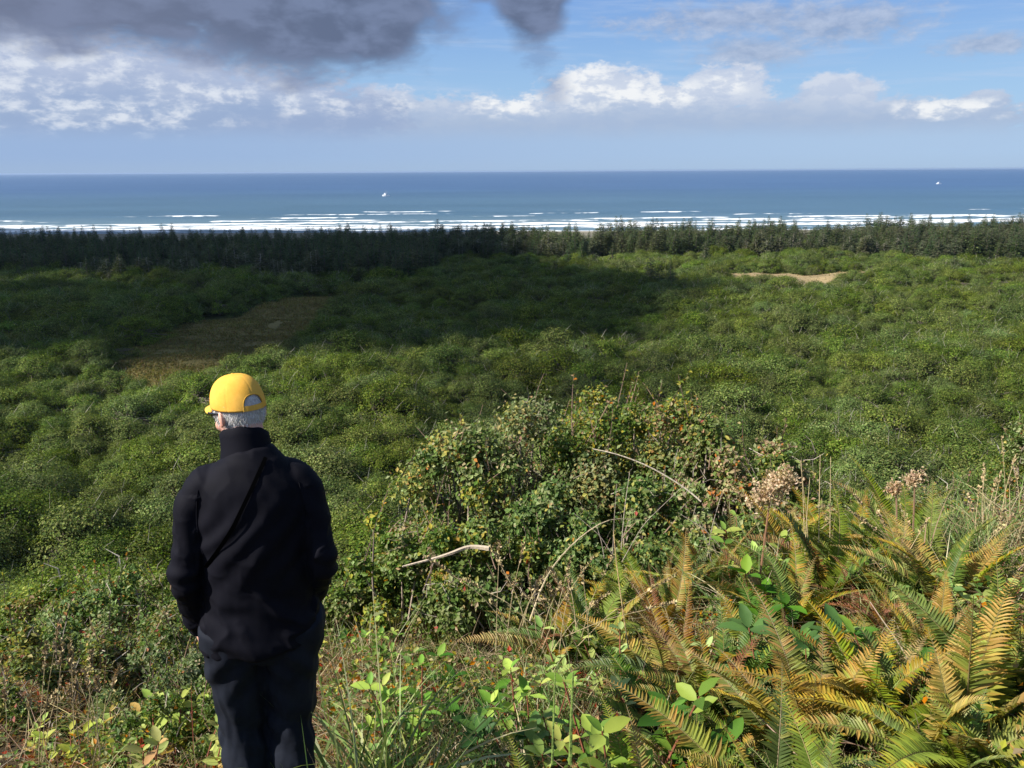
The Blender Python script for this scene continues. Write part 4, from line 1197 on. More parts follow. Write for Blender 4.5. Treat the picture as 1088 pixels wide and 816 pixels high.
# --- stalks, dead branches, seed heads
def stalk(name, pts, r0, r1, col, label, cat='stalk', group=None, head=None):
    g = Geo(); p = np.array(pts, float); t = np.linspace(0, 1, len(p)); tt = np.linspace(0, 1, 14)
    c = np.stack([np.interp(tt, t, p[:, k]) for k in range(3)], -1)
    for _ in range(2): c[1:-1] = (c[:-2] + c[1:-1] * 2 + c[2:]) / 4
    tube(g, c, np.linspace(r0, r1, 14), 5, col)
    if head:
        r = np.random.default_rng(int(abs(p[0][0]) * 1e4) % 9999); n = 40
        q = c[-1] - (c[-1] - c[-4]) * r.random((n, 1)); 
        g.add(*scatter(LEAF4, q, norm(r.normal(0, .5, (n, 3)) + [0, 0, 1]), r.normal(size=(n, 3)), r.uniform(.01, .025, n), pick([(1, STRAW), (1, TAN)], n, .15, r)))
    o = g.obj(name, MB); return tag(o, label, cat, group)
def P3(px, py, y): return ray(px, py) * y
def G3(px, py, h):
    d = ray(px, py); t = np.linspace(.9, 12, 3000); k = np.argmax(d[2] * t < terrain(d[0] * t, t) + h); return d * t[k]
stalk('dry_stalk', [P3(745, 533, 5.3), P3(728, 518, 5.35), P3(690, 495, 5.4), P3(655, 482, 5.45), P3(630, 477, 5.5)], .006, .003, (.50, .44, .34), 'long pale arching stalk leaning across the front of the middle thicket')
stalk('dry_stalk', [P3(563, 660, 3.8), P3(580, 610, 3.9), P3(610, 575, 4.0), P3(645, 550, 4.1), P3(680, 552, 4.2)], .005, .002, (.46, .38, .24), 'thin arching straw stalk left of the fern slope')
stalk('dead_branch', [P3(520, 583, 4.9), P3(498, 580, 4.95), P3(480, 588, 4.9), P3(460, 594, 4.9), P3(428, 602, 4.85)], .016, .006, (.44, .37, .28), 'bleached dead branch lying on the pale bush right of the man', 'branch')
stalk('dead_branch', [G3(712, 655, .2), G3(690, 648, .3), G3(655, 652, .3), G3(610, 650, .25)], .004, .002, (.35, .25, .18), 'thin bare twig lying in the rust ferns', 'branch')
stalk('dead_branch', [G3(985, 745, .22), G3(960, 690, .25), G3(935, 655, .28), G3(925, 640, .33)], .0035, .002, (.34, .27, .20), 'grey brown stick leaning over the withered ferns on the right', 'branch')
stalk('dead_branch', [G3(860, 816, .2), G3(830, 785, .24), G3(805, 760, .28)], .003, .0015, (.36, .26, .20), 'thin pinkish stick at the bottom right among the ferns', 'branch')
stalk('dry_stalk', [P3(668, 690, 3.1), P3(662, 650, 3.1), P3(655, 600, 3.15), P3(652, 565, 3.2)], .003, .0015, (.45, .33, .16), 'upright straw stalk in front of the striped fern')
stalk('grass_stalk', [P3(606, 812, 2.1), P3(607, 770, 2.1), P3(609, 715, 2.12)], .006, .003, (.17, .25, .06), 'thick green upright stem through the bottom salal, right one')
stalk('grass_stalk', [P3(587, 812, 2.1), P3(588, 770, 2.1), P3(590, 712, 2.12)], .004, .002, (.17, .25, .06), 'thin green upright stem through the bottom salal, left one')
rs = np.random.default_rng(61)
def stalks(n, x0, x1, yb, yt, d0, d1, label, group, r0=.0025, head=True, lean=26, col=STRAW):
    for i in range(n):
        px = rs.uniform(x0, x1); d = rs.uniform(d0, d1); b = rs.uniform(*yb); t = rs.uniform(*yt); l = rs.normal(0, lean)
        stalk('grass_stalk', [P3(px, b, d), P3(px + l * .35, (b * .5 + t * .5), d), P3(px + l, t, d + .02)], r0, r0 * .5, np.array(col) * rs.uniform(.7, 1.15), label, 'stalk', group, head)
stalks(9, 1035, 1085, (545, 570), (452, 520), 4.6, 5.2, 'tall pale dry grass stalk standing up at the right edge', 'tall dry stalks at the right edge', .0026, True, 10)
stalks(14, 0, 110, (790, 815), (660, 740), 2.5, 3.0, 'dry grass stalk in the lower left corner', 'dry stalks in the lower left corner', .0018, True, 22)
stalks(5, 855, 885, (560, 600), (480, 510), 4.3, 4.7, 'pale dry stalk rising right of the tan seed head', 'pale stalks beside the seed head', .003, False, 8)
stalks(26, 520, 640, (660, 700), (575, 640), 3.2, 4.0, 'dry grass stalk in the tangle left of the ferns', 'dry stalks left of the ferns', .0022, True, 40)
stalks(10, 640, 800, (580, 600), (500, 560), 5.0, 5.4, 'bare pale twig in front of the middle thicket', 'bare pale twigs before the thicket', .003, False, 30, (.40, .34, .28))
stalks(12, 950, 1088, (600, 640), (510, 560), 3.8, 4.6, 'dry grass stalk bending over the right crest', 'bending dry stalks of the right crest', .0022, True, 34)

def seed_head(px, py, d, w, h, n, label, root):
    r = np.random.default_rng(n); g = Geo(); c = P3(px, py, d)
    ax = norm(np.array([.75, .0, .66])); sd_ = np.array([.66, 0, -.75])
    u = r.normal(0, .5, n).clip(-1, 1); v = r.normal(0, .45, n).clip(-1, 1)
    P = c + ax * u[:, None] * w + sd_ * v[:, None] * h + np.stack([np.zeros(n), r.normal(0, h * .4, n), np.zeros(n)], -1)
    hd = Geo()
    for k in range(0, n):
        m = 9; q = P[k] + r.normal(0, .010, (m, 3))
        hd.add(*scatter(LEAF4, q, norm(r.normal(size=(m, 3))), r.normal(size=(m, 3)), r.uniform(.012, .026, m), pick([(3, (.55, .41, .23)), (2, (.44, .31, .16)), (1, (.62, .50, .32))], m, .12, r)))
    b = P3(*root)
    tube(g, [b, b * .4 + c * .6 + [0, 0, .03], c], [.006, .005, .003], 5, (.30, .18, .10))
    for k in range(0, n, 6): tube(g, [c - ax * w * .7, P[k]], [.002, .001], 3, (.35, .22, .12), cap=False)
    o = empty('seed_head', tuple(b)); mi = Matrix.Translation(-Vector(b))
    for nm, gg in (('flower_cluster', hd), ('stem', g)):
        me = gg.mesh(nm, (ML,)); me.transform(mi); link(bpy.data.objects.new(nm, me), o)
    tag(o, label, 'seed head')
seed_head(820, 520, 4.2, .14, .065, 190, 'large fluffy tan dried seed head above the lime salal', (808, 610, 4.1))
seed_head(972, 508, 4.7, .055, .035, 50, 'small orange tan seed head at the top of the right crest', (970, 575, 4.6))
seed_head(952, 519, 4.7, .045, .03, 40, 'small brownish seed head left of the orange one on the crest', (953, 580, 4.6))

# ------------------------------------------------------------------ boats
def boat(px, py, dist, L, label, rz):
    c = gpt(px, py, SEA + 0.0) * 1.0
    k = dist / c[1]; loc = np.array([c[0] * k, dist, SEA])
    hull, cab, mast = Geo(), Geo(), Geo()
    st = [(-.5, .15, .12), (-.3, .17, .11), (0, .18, .11), (.25, .14, .13), (.42, .06, .16), (.52, .005, .19)]
    V = []
    for x, w, z in st: V += [(x * L, -w * L, z * L), (x * L * .97, -w * L * .6, -.03 * L), (x * L * .97, w * L * .6, -.03 * L), (x * L, w * L, z * L)]
    F = []
    for i in range(5):
        a = i * 4; F += [[a, a + 1, a + 5, a + 4], [a + 1, a + 2, a + 6, a + 5], [a + 2, a + 3, a + 7, a + 6], [a + 3, a, a + 4, a + 7]]
    F += [[0, 3, 2, 1]]
    hull.add(V, np.array(F), (.75, .76, .78))
    def box(g, x0, x1, y0, y1, z0, z1, col):
        v = np.array([(x, y, z) for x in (x0, x1) for y in (y0, y1) for z in (z0, z1)]) * L
        g.add(v, np.array([[0, 1, 3, 2], [4, 6, 7, 5], [0, 4, 5, 1], [2, 3, 7, 6], [1, 5, 7, 3], [0, 2, 6, 4]]), col)
    box(cab, .02, .30, -.10, .10, .09, .30, (.8, .81, .82)); box(cab, .06, .24, -.085, .085, .302, .40, (.78, .8, .82)); box(cab, .242, .25, -.07, .07, .32, .38, (.05, .06, .08))
    tube(mast, np.array([(0, 0, .1), (0, 0, .75)]) * L, [.012 * L, .008 * L], 5, (.6, .6, .6))
    for s in (-1, 1): tube(mast, np.array([(-.02, 0, .14), (-.1, s * .34, .55)]) * L, [.008 * L, .005 * L], 4, (.6, .6, .6))
    o = empty('fishing_boat', tuple(loc), rz)
    m = simple_mat('boat_paint', (.75, .76, .78), .4)
    N = NT(m.node_tree); a = N.node('ShaderNodeAttribute', attribute_name='Col'); N.l.new(a.outputs['Color'], [n for n in m.node_tree.nodes if n.type == 'BSDF_PRINCIPLED'][0].inputs['Base Color'])
    hull.obj('hull', m, o); cab.obj('cabin', m, o); mast.obj('mast', m, o)
    tag(o, label, 'boat')
boat(410, 205, 1650, 15, 'white fishing boat with mast, nearer one, on the sea left of centre', R(172))
boat(998, 193.5, 2600, 15, 'tiny far white boat on the sea near the right edge', R(170))
# ------------------------------------------------------------------ the man in the yellow cap
def closed_tube(g, pts, rad, n=18, flat=None):
    """closed lofted tube; rad may be (rx, ry) pairs measured along world x and y for upright pieces"""
    pts = np.asarray(pts, float); m = len(pts)
    t = np.linspace(0, m - 1, (m - 1) * 6 + 1)
    from_ = np.arange(m)
    # smooth (Catmull-Rom) through the points
    def cr(a):
        a = np.asarray(a, float); out = []
        for q in t:
            i = min(int(q), m - 2); f = q - i
            p0, p1, p2, p3 = a[max(i - 1, 0)], a[i], a[i + 1], a[min(i + 2, m - 1)]
            out.append(.5 * ((2 * p1) + (-p0 + p2) * f + (2 * p0 - 5 * p1 + 4 * p2 - p3) * f ** 2 + (-p0 + 3 * p1 - 3 * p2 + p3) * f ** 3))
        return np.array(out)
    P = cr(pts); rad = np.asarray(rad, float)
    if rad.ndim == 1: rad = np.stack([rad, rad], -1)
    Rr = np.maximum(cr(rad), .002)
    T = norm(np.gradient(P, axis=0))
    X = np.tile(np.array([1., 0, 0]), (len(P), 1)); X = norm(X - (X * T).sum(-1, keepdims=True) * T)
    Y = np.cross(T, X)
    a = np.linspace(0, 2 * PI, n, endpoint=False)
    V = P[:, None] + np.cos(a)[None, :, None] * X[:, None] * Rr[:, None, :1] + np.sin(a)[None, :, None] * Y[:, None] * Rr[:, None, 1:]
    V = V.reshape(-1, 3); k = len(P)
    i = np.arange(k - 1)[:, None] * n; j = np.arange(n)[None]
    F = np.stack([i + j, i + (j + 1) % n, i + n + (j + 1) % n, i + n + j], -1).reshape(-1, 4)
    V = np.concatenate([V, [P[0] - T[0] * Rr[0].min() * .4, P[-1] + T[-1] * Rr[-1].min() * .4]])
    c0, c1 = len(V) - 2, len(V) - 1
    g.add(V, [F, np.array([[(q + 1) % n, q, c0] for q in range(n)] + [[(k - 1) * n + q, (k - 1) * n + (q + 1) % n, c1] for q in range(n)])])

def ellipsoid(g, c, r, M=None, n=20):
    th = np.linspace(0, PI, n // 2 + 1)[1:-1]; ph = np.linspace(0, 2 * PI, n, endpoint=False)
    V = np.stack([np.sin(th)[:, None] * np.cos(ph), np.sin(th)[:, None] * np.sin(ph), np.cos(th)[:, None] + 0 * ph], -1).reshape(-1, 3)
    V = np.concatenate([V, [[0, 0, 1], [0, 0, -1]]]) * np.array(r)
    if M is not None: V = V @ np.array(M.to_3x3()).T
    V = V + np.array(c); k = len(th)
    i = np.arange(k - 1)[:, None] * n; j = np.arange(n)[None]
    F = np.stack([i + j, i + n + j, i + n + (j + 1) % n, i + (j + 1) % n], -1).reshape(-1, 4)
    top, bot = k * n, k * n + 1
    g.add(V, [F, np.array([[top, q, (q + 1) % n] for q in range(n)] + [[bot, (k - 1) * n + (q + 1) % n, (k - 1) * n + q] for q in range(n)])])

def remesh(g, voxel, smooth=6, name='body'):
    me = g.mesh('tmp'); o = link(bpy.data.objects.new('tmp', me))
    md = o.modifiers.new('r', 'REMESH'); md.mode = 'VOXEL'; md.voxel_size = voxel; md.use_smooth_shade = True
    ms = o.modifiers.new('s', 'SMOOTH'); ms.factor = .5; ms.iterations = smooth
    dg = bpy.context.evaluated_depsgraph_get(); dg.update()
    out = bpy.data.meshes.new_from_object(o.evaluated_get(dg)); out.name = name
    bpy.data.objects.remove(o); out.materials.clear()
    return out
def me_np(me):
    a = np.empty(len(me.vertices) * 3, np.float32); me.vertices.foreach_get('co', a)
    b = np.empty(len(me.vertices) * 3, np.float32); me.vertices.foreach_get('normal', b)
    return a.reshape(-1, 3).astype(float), b.reshape(-1, 3).astype(float)
def set_np(me, V):
    me.vertices.foreach_set('co', np.asarray(V, np.float32).ravel()); me.update()

def build_person():
    px_, py_ = PERSON
    base = np.array([px_, py_, float(terrain(px_, py_))])
    root = empty('person', tuple(base), R(13))
    tag(root, 'man seen from behind in yellow cap, black jacket and jeans, hands in pockets', 'person')
    # joints
    HX = -.004
    shL, shR = np.array([-.160, 0, 1.432]), np.array([.160, 0, 1.432])
    elL, elR = np.array([-.228, -.03, 1.13]), np.array([.212, -.065, 1.155])
    wrL, wrR = np.array([-.222, .075, .865]), np.array([.165, .12, .90])
    hipL, hipR = np.array([-.105, .0, .90]), np.array([.095, 0, .90])
    knL, knR = np.array([-.105, .035, .49]), np.array([.065, .03, .49])
    anL, anR = np.array([-.105, -.01, .09]), np.array([.06, -.01, .09])
    HM = Matrix.Translation((HX, .03, 1.545)) @ Matrix.Rotation(R(37), 4, 'Z') @ Matrix.Rotation(R(-9), 4, 'X') @ Matrix.Scale(.935, 4)
    def hg(g):   # geometry given in head space
        for i, v in enumerate(g.V):
            g.V[i] = (np.asarray(v) @ np.array(HM.to_3x3()).T + np.array(HM.translation)).astype(np.float32)
        return g
    # ---- body: one continuous surface
    B = Geo()
    H = Geo()
    ellipsoid(H, (0, .012, .146), (.076, .096, .102), n=28)
    ellipsoid(H, (0, .050, .085), (.058, .062, .068), n=24)
    ellipsoid(H, (0, .085, .040), (.030, .028, .022))
    ellipsoid(H, (0, .108, .098), (.013, .024, .018)); ellipsoid(H, (0, .100, .125), (.009, .016, .026))
    ellipsoid(H, (0, .096, .148), (.050, .014, .012)); ellipsoid(H, (0, .104, .068), (.024, .010, .006)); ellipsoid(H, (0, .103, .058), (.021, .010, .007))
    for s in (-1, 1):
        ellipsoid(H, (s * .083, -.004, .115), (.0075, .019, .030), Matrix.Rotation(R(-14), 3, 'X') @ Matrix.Rotation(R(s * 18), 3, 'Z'))
        ellipsoid(H, (s * .080, .004, .092), (.007, .009, .012))
        ellipsoid(H, (s * .048, .070, .085), (.018, .022, .022))
    hg(H)
    for v, f in zip(H.V, [None] * len(H.V)): pass
    off = 0
    for k in H.F:
        B.F.setdefault(k, []).extend(H.F[k])
    B.V += H.V; B.C += H.C; B.n += H.n
    closed_tube(B, [(0, -.01, 1.40), (0, -.008, 1.48), (HX * .6, .012, 1.56), (HX, .03, 1.62)], [.070, .062, .058, .056])
    closed_tube(B, [(0, 0, .86), (0, 0, .96), (0, 0, 1.08), (0, 0, 1.22), (0, -.005, 1.34), (0, -.005, 1.43), (0, -.005, 1.47)], [(.15, .10), (.165, .115), (.150, .11), (.16, .115), (.175, .115), (.165, .085), (.08, .055)], 24)
    for sh, el, wr in ((shL, elL, wrL), (shR, elR, wrR)):
        closed_tube(B, [sh * [.8, 1, 1] - [0, 0, .02], sh * [.93, 1, 1] - [0, 0, .02], sh * .55 + el * .45, el, el * .6 + wr * .4, wr], [.042, .045, .042, .034, .034, .025])
        s = -1 if wr[0] < 0 else 1
        d = norm(np.array([-s * .18, .25, -1.0]))
        palm = wr + d * .055
        closed_tube(B, [wr, wr + d * .03, palm + d * .02], [(.020, .022), (.020, .036), (.016, .040)], 14)
        for f_, (oy, L) in enumerate(((.030, .074), (.010, .082), (-.010, .076), (-.029, .060))):
            b = palm + d * .018 + np.array([0, oy, 0]); c1 = b + d * L * .45; c2 = c1 + norm(d + [-s * .5, 0, 0]) * L * .32; c3 = c2 + norm(d + [-s * 1.1, 0, 0]) * L * .25
            closed_tube(B, [b, c1, c2, c3], [.0085, .008, .0075, .006], 10)
        b = wr + d * .02 + [0, .025, 0]
        closed_tube(B, [b, b + np.array([-s * .012, .03, -.03]), b + np.array([-s * .022, .038, -.062])], [.011, .010, .008], 10)
    for hp, kn, an in ((hipL, knL, anL), (hipR, knR, anR)):
        closed_tube(B, [hp + [0, 0, .03], hp * .6 + kn * .4, kn, kn * .62 + an * .38, an], [.082, .072, .052, .052, .036])
        closed_tube(B, [an + [0, -.03, -.03], an + [0, .06, -.045], an + [0, .15, -.06]], [(.032, .030), (.036, .028), (.034, .018)])
    body = remesh(B, .0062, 3, 'person_body')
    ms = bpy.data.materials.new('skin'); ms.use_nodes = True; ms.node_tree.nodes.clear()
    N = NT(ms.node_tree); out = N.node('ShaderNodeOutputMaterial'); tc = N.node('ShaderNodeTexCoord').outputs['Object']
    p = principled(N, out, N.mix(N.mr(N.noise(tc, 22, 4), .35, .65), (.60, .30, .22), (.70, .40, .30)), .5, .35, N.bump(N.noise(tc, 260, 3), .25, .002))
    p.inputs['Subsurface Weight'].default_value = .25; p.inputs['Subsurface Radius'].default_value = (.02, .006, .003); p.inputs['Subsurface Scale'].default_value = .4
    body.materials.append(ms)
    link(bpy.data.objects.new('body', body), root)

    # ---- trousers
    T = Geo()
    closed_tube(T, [(0, .0, .80), (0, .0, .86), (0, 0, .93), (0, 0, 1.0)], [(.150, .105), (.186, .125), (.172, .112), (.150, .095)], 28)
    for hp, kn, an, s in ((hipL, knL, anL, -1), (hipR, knR, anR, 1)):
        closed_tube(T, [hp + [s * .0, -.008, .02], hp * .8 + kn * .2 + [s * .004, -.01, 0], hp * .45 + kn * .55 + [0, -.004, 0], kn, kn * .6 + an * .4 + [0, -.018, 0], an + [0, -.012, .07], an + [0, -.008, -.03]],
                    [(.112, .118), (.106, .112), (.092, .095), (.082, .083), (.078, .080), (.074, .078), (.078, .085)], 24)
        closed_tube(T, [(s * .15, .05, .93), (s * .165, .065, .86), (s * .150, .075, .78)], [(.045, .05), (.05, .055), (.03, .04)], 14)
    tr = remesh(T, .0095, 5, 'trousers')
    V, Nn = me_np(tr)
    x, y, z = V.T
    ang = np.arctan2(y, x - np.where(x < -.02, -.105, .07))
    f = .007 * np.sin(z * 46 + ang * 1.6 + 3 * fbm(x * 6 + 9, z * 5)) * sstep(.62, .50, z) * sstep(.3, .45, z)
    f += .008 * np.sin(z * 60 + 4 * fbm(ang * 2, z * 6)) * sstep(.28, .12, z)
    f += .006 * np.sin((z * .8 + np.abs(x + .02) * 1.2) * 48 + 2 * fbm(x * 9, z * 9)) * sstep(.58, .75, z) * sstep(.90, .80, z)
    f += .005 * (fbm(ang * 2.2 + 5, z * 7, 3) - .47) * 4 * sstep(.9, .8, z)
    set_np(tr, V + Nn * f[:, None])
    m, N, out = new_mat('dark_denim'); tc = N.node('ShaderNodeTexCoord').outputs['Object']
    p = principled(N, out, N.mix(N.mr(N.noise(tc, 9, 5, .6), .3, .7), (.0065, .008, .0135), (.012, .015, .024)), .8, .15, N.bump(N.noise(tc, 420, 2), .35, .002))
    tr.materials.append(m); link(bpy.data.objects.new('trousers', tr), root)

    # ---- jacket
    J = Geo()
    cx = .004
    closed_tube(J, [(cx - .012, .0, .842), (cx - .012, 0, .860), (cx - .010, 0, .90), (cx - .005, 0, 1.0), (cx, 0, 1.12), (cx, -.004, 1.24), (cx, -.006, 1.34), (cx, -.006, 1.425), (cx, -.002, 1.480), (cx, .004, 1.518), (cx - .003, .008, 1.545)],
                [(.198, .147), (.205, .154), (.203, .152), (.189, .142), (.182, .138), (.190, .142), (.200, .140), (.188, .124), (.140, .100), (.098, .086), (.078, .074)], 36)
    for sh, el, wr in ((shL, elL, wrL), (shR, elR, wrR)):
        s = np.sign(sh[0])
        closed_tube(J, [sh * [.55, 1, 1] + [0, 0, .005], sh * [.92, 1, 1] + [0, 0, -.006], sh * .72 + el * .28 + [s * .012, -.004, 0], sh * .38 + el * .62 + [s * .004, -.006, 0], el + [s * .004, -.006, 0], el * .62 + wr * .38, el * .3 + wr * .7, wr + (wr - el) * -.03],
                    [(.060, .070), (.063, .076), (.059, .072), (.054, .064), (.051, .058), (.049, .054), (.045, .049), (.040, .044)], 22)
    jk = remesh(J, .0062, 7, 'jacket')
    V, Nn = me_np(jk); x, y, z = V.T
    arm = (np.abs(x) > np.interp(z, [.8, 1.1, 1.3, 1.45], [.17, .185, .185, .15])) & (z < 1.42)
    f = np.zeros(len(V))
    w = fbm(x * 5 + 3, z * 5 + 1, 3) - .47
    # sleeve creases, strongest round the elbow
    fa = np.sin(z * 78 + np.arctan2(y, np.abs(x) - .24) * 1.2 + 9 * w) * np.exp(-((z - 1.13) / .10) ** 2) * .0042
    fa += np.sin(z * 58 - np.arctan2(y, np.abs(x) - .22) * 1.4 + 6 * w) * sstep(1.05, .92, z) * .005 + .004 * np.sin(z * 40 + x * 60 + 8 * w) * sstep(1.2, 1.34, z)
    # back: long slanting folds from the left hem and the arm pits
    fb = .0055 * np.sin((x * .75 + (z - .8) * 1.0) * 40 + 7 * w) * sstep(1.12, .95, z) + .0035 * np.sin(((x + .1) * 1.3 - (z - 1.2)) * 52 + 6 * w) * sstep(1.0, 1.2, z) * sstep(1.46, 1.3, z)
    fb += .003 * np.sin(z * 60 + x * 12 + 6 * w) * np.exp(-((z - .90) / .05) ** 2)
    fb += .010 * w * 2
    def ridge(u, v): return np.clip(1 - np.abs(fbm(u, v, 3) - .44) * 9, 0, 1) ** 1.5
    fb += .0065 * ridge(x * 5 + z * 5 + 20, z * 2.2 - x * 3 + 4) * (.4 + sstep(1.25, .95, z)) + .002 * ridge(x * 9 - 5, z * 9 + x * 5)
    fa += .0045 * ridge(np.arctan2(y, np.abs(x) - .23) * .9 + 3, z * 13 + 6) * sstep(1.38, 1.28, z)
    f = np.where(arm, fa, fb)
    V2 = V + Nn * f[:, None]
    # the hem hangs lower at the left and middle than at the right
    hl = .838 + .034 * sstep(-.03, .2, x) + .005 * np.sin(x * 23 + 1) + .012 * sstep(-.12, -.2, x)
    low_ = (~arm) & (V2[:, 2] < hl); V2[low_, 2] = hl[low_]
    set_np(jk, V2)
    m, N, out = new_mat('black_softshell'); tc = N.node('ShaderNodeTexCoord').outputs['Object']
    p = principled(N, out, N.mix(N.mr(N.noise(tc, 5, 5, .6), .3, .7), (.0038, .0038, .0066), (.0062, .0062, .0105)), .75, .09, N.bump(N.noise(tc, 500, 2), .3, .0015))
    
    MJ = m; jk.materials.append(m); jo = link(bpy.data.objects.new('jacket', jk), root)
    bvh = BVHTree.FromPolygons([Vector(v) for v in V2], [list(p_.vertices) for p_ in jk.polygons])
    # stand-up collar: a band with an inside and an outside, open at the throat
    g = Geo(); n = 48; a = np.linspace(-PI * .93, PI * .93, n) - PI / 2
    hz = np.array([0, .025, .055, .085, .108, .112, .108, .07, .02]); ro = np.array([.010, .006, .003, .002, .002, -.002, -.006, -.006, -.004])
    rows = []
    for h, o_ in zip(hz, ro):
        back = .5 - .5 * np.sin(a)           # 1 at the nape
        zz = 1.505 + h * (.42 + .60 * back) + .010 * back + .002 * np.sin(a * 7)
        lean = (zz - 1.49) * .22
        rows.append(np.stack([cx - .006 - lean * .4 + np.cos(a) * (.079 + o_ - lean * .10), .012 + lean + np.sin(a) * (.077 + o_ - lean * .1), zz], -1))
    V = np.array(rows).reshape(-1, 3); k = len(hz); i = np.arange(k - 1)[:, None] * n; j = np.arange(n - 1)[None]
    g.add(V, np.stack([i + j, i + j + 1, i + n + j + 1, i + n + j], -1).reshape(-1, 4))
    g.obj('collar', MJ, jo, smooth=True)
    # seams over the shoulders and round the armholes, cuffs
    def on_back(xz, lift=.002):
        out_ = []
        for X_, Z_ in xz:
            h = bvh.ray_cast(Vector((X_, -1.0, Z_)), Vector((0, 1, 0)))
            if h[0] is not None: out_.append(np.array(h[0]) + np.array(h[1]) * lift)
        return out_
    for s in (-1, 1):
        pts = on_back([(s * (.158 + .012 * np.sin(t * 3)), 1.44 - t * .22) for t in np.linspace(0, 1, 12)], .0005)
        if len(pts) > 3:
            g = Geo(); tube(g, pts, .0018, 5, (.01, .01, .015)); g.obj('seam', MJ, jo, smooth=True)
    # thin strap of a bag worn across the back
    line = on_back([(np.interp(t, [0, .55, 1], [.058, -.050, -.155]), np.interp(t, [0, .55, 1], [1.53, 1.335, 1.175])) for t in np.linspace(0, 1, 36)], .0035)
    line = np.array(line); line[1:-1] = (line[:-2] + line[1:-1] + line[2:]) / 3
    g = Geo(); T_ = norm(np.gradient(line, axis=0)); sd_ = norm(np.cross(T_, [0, 1, 0])); w_ = .0065
    n = len(line); V = np.concatenate([line - sd_ * w_, line + sd_ * w_, line + sd_ * w_ + [0, -.003, 0], line - sd_ * w_ + [0, -.003, 0]])
    F = []
    for i in range(n - 1):
        for q in range(4):
            a_, b_ = q * n + i, ((q + 1) % 4) * n + i; F.append([a_, b_, b_ + 1, a_ + 1])
    g.add(V, np.array(F)); g.obj('bag_strap', simple_mat('webbing', (.0006, .0006, .0008), .8, .04), root)
    # shoes
    mshoe = simple_mat('boot_leather', (.03, .02, .015), .6)
    for an in (anL, anR):
        g = Geo(); closed_tube(g, [an + [0, -.035, .03], an + [0, -.025, -.03], an + [0, .05, -.045], an + [0, .17, -.058]], [(.047, .052), (.045, .05), (.050, .045), (.044, .026)])
        g2 = Geo(); closed_tube(g2, [an + [0, -.075, -.082], an + [0, .02, -.082], an + [0, .12, -.082], an + [0, .215, -.080]], [(.040, .012), (.045, .012), (.052, .012), (.030, .012)])
        sh_ = remesh(g, .008, 3, 'shoe'); sh_.materials.append(mshoe); so = link(bpy.data.objects.new('shoe', sh_), root)
        g2.obj('sole', simple_mat('rubber', (.015, .015, .015), .8), so, smooth=True)

    # ---- hair: short grey-white, below the cap
    g = Geo(); r = np.random.default_rng(5)
    nph, nz = 90, 22
    ph = np.linspace(-PI * .66, PI * .66, nph)          # 0 = back of the head
    zl = np.linspace(0, 1, nz)
    rows = []
    for q in zl:
        low = .045 + .052 * sstep(.75, 1.9, np.abs(ph)) 
        zz = low + (.195 - low) * q
        k_ = np.sqrt(np.clip(1 - ((zz - .150) / .112) ** 2, .12, 1))
        th = .004 * (np.sin(q * PI) * .6 + .55)
        rows.append(np.stack([np.sin(ph) * (.077 * np.maximum(k_, .70) + th), .012 - np.cos(ph) * (.097 * np.maximum(k_, .66) + th) , zz], -1))
    V = np.array(rows).reshape(-1, 3); i = np.arange(nz - 1)[:, None] * nph; j = np.arange(nph - 1)[None]
    g.add(V, np.stack([i + j, i + j + 1, i + nph + j + 1, i + nph + j], -1).reshape(-1, 4), (.60, .58, .55))
    n = 5200; pi_ = r.integers(0, len(V), n); P = V[pi_] + r.normal(0, .0012, (n, 3)); nrm = norm(P - np.array([0, .012, .14])); 
    D = norm(np.array([0, 0, -1.]) + nrm * .35 + r.normal(0, .22, (n, 3)))
    Cc = pick([(4, (.80, .78, .74)), (3, (.55, .53, .50)), (1, (.26, .25, .23))], n, .1, r)
    g.add(*blades(P, D, r.uniform(.008, .016, n), np.full(n, .0011), np.zeros(n), Cc, 2))
    hg(g)
    mh, N, out = new_mat('grey_hair'); a_ = N.node('ShaderNodeAttribute', attribute_name='Col'); principled(N, out, a_.outputs['Color'], .55, .3)
    g.obj('hair', mh, root, smooth=False)

    # ---- cap
    mc, N, out = new_mat('yellow_cotton'); tc = N.node('ShaderNodeTexCoord').outputs['Object']
    principled(N, out, N.mix(N.mr(N.noise(tc, 14, 5, .6), .3, .7), (.70, .37, .045), (.78, .44, .075)), .8, .2, N.bump(N.m('ADD', N.noise(tc, 700, 2), N.noise(tc, 25, 3)), .35, .0025))
    mst = simple_mat('yellow_thread', (.55, .26, .015), .8)
    RX, RY, RZ = .0865, .107, .113; Z0 = .146
    def dome(p_, e, k=0.0):
        c = np.cos(e) ** .78; s = np.sin(e) ** .92
        seam = 0
        for q in range(6): seam = seam + np.exp(-(np.angle(np.exp(1j * (p_ - q * PI / 3 - PI / 6 * 0))) / .035) ** 2)
        rr = 1 + k - .010 * seam * np.cos(e) ** .5 + .034 * (fbm(np.cos(p_) * 2.6 + 5, np.sin(p_) * 2.6 + e * 3, 3) - .47)
        return np.stack([RX * c * np.sin(p_) * rr, .012 + RY * c * np.cos(p_) * rr, Z0 + (.12 * RY * c * np.cos(p_) * (1 - s)) + RZ * s * (1 + k)], -1)
    nph, ne = 216, 44
    ph = np.linspace(0, 2 * PI, nph, endpoint=False); e = np.linspace(0, PI / 2 * .995, ne)
    E, PH = np.meshgrid(e, ph, indexing='ij'); V = dome(PH, E).reshape(-1, 3)
    dp = np.abs(np.angle(np.exp(1j * (PH - PI)))); HW, HH = .46, .42
    inside = ((dp / HW) ** 2.6 + (E / HH) ** 2.6) < 1
    F = []
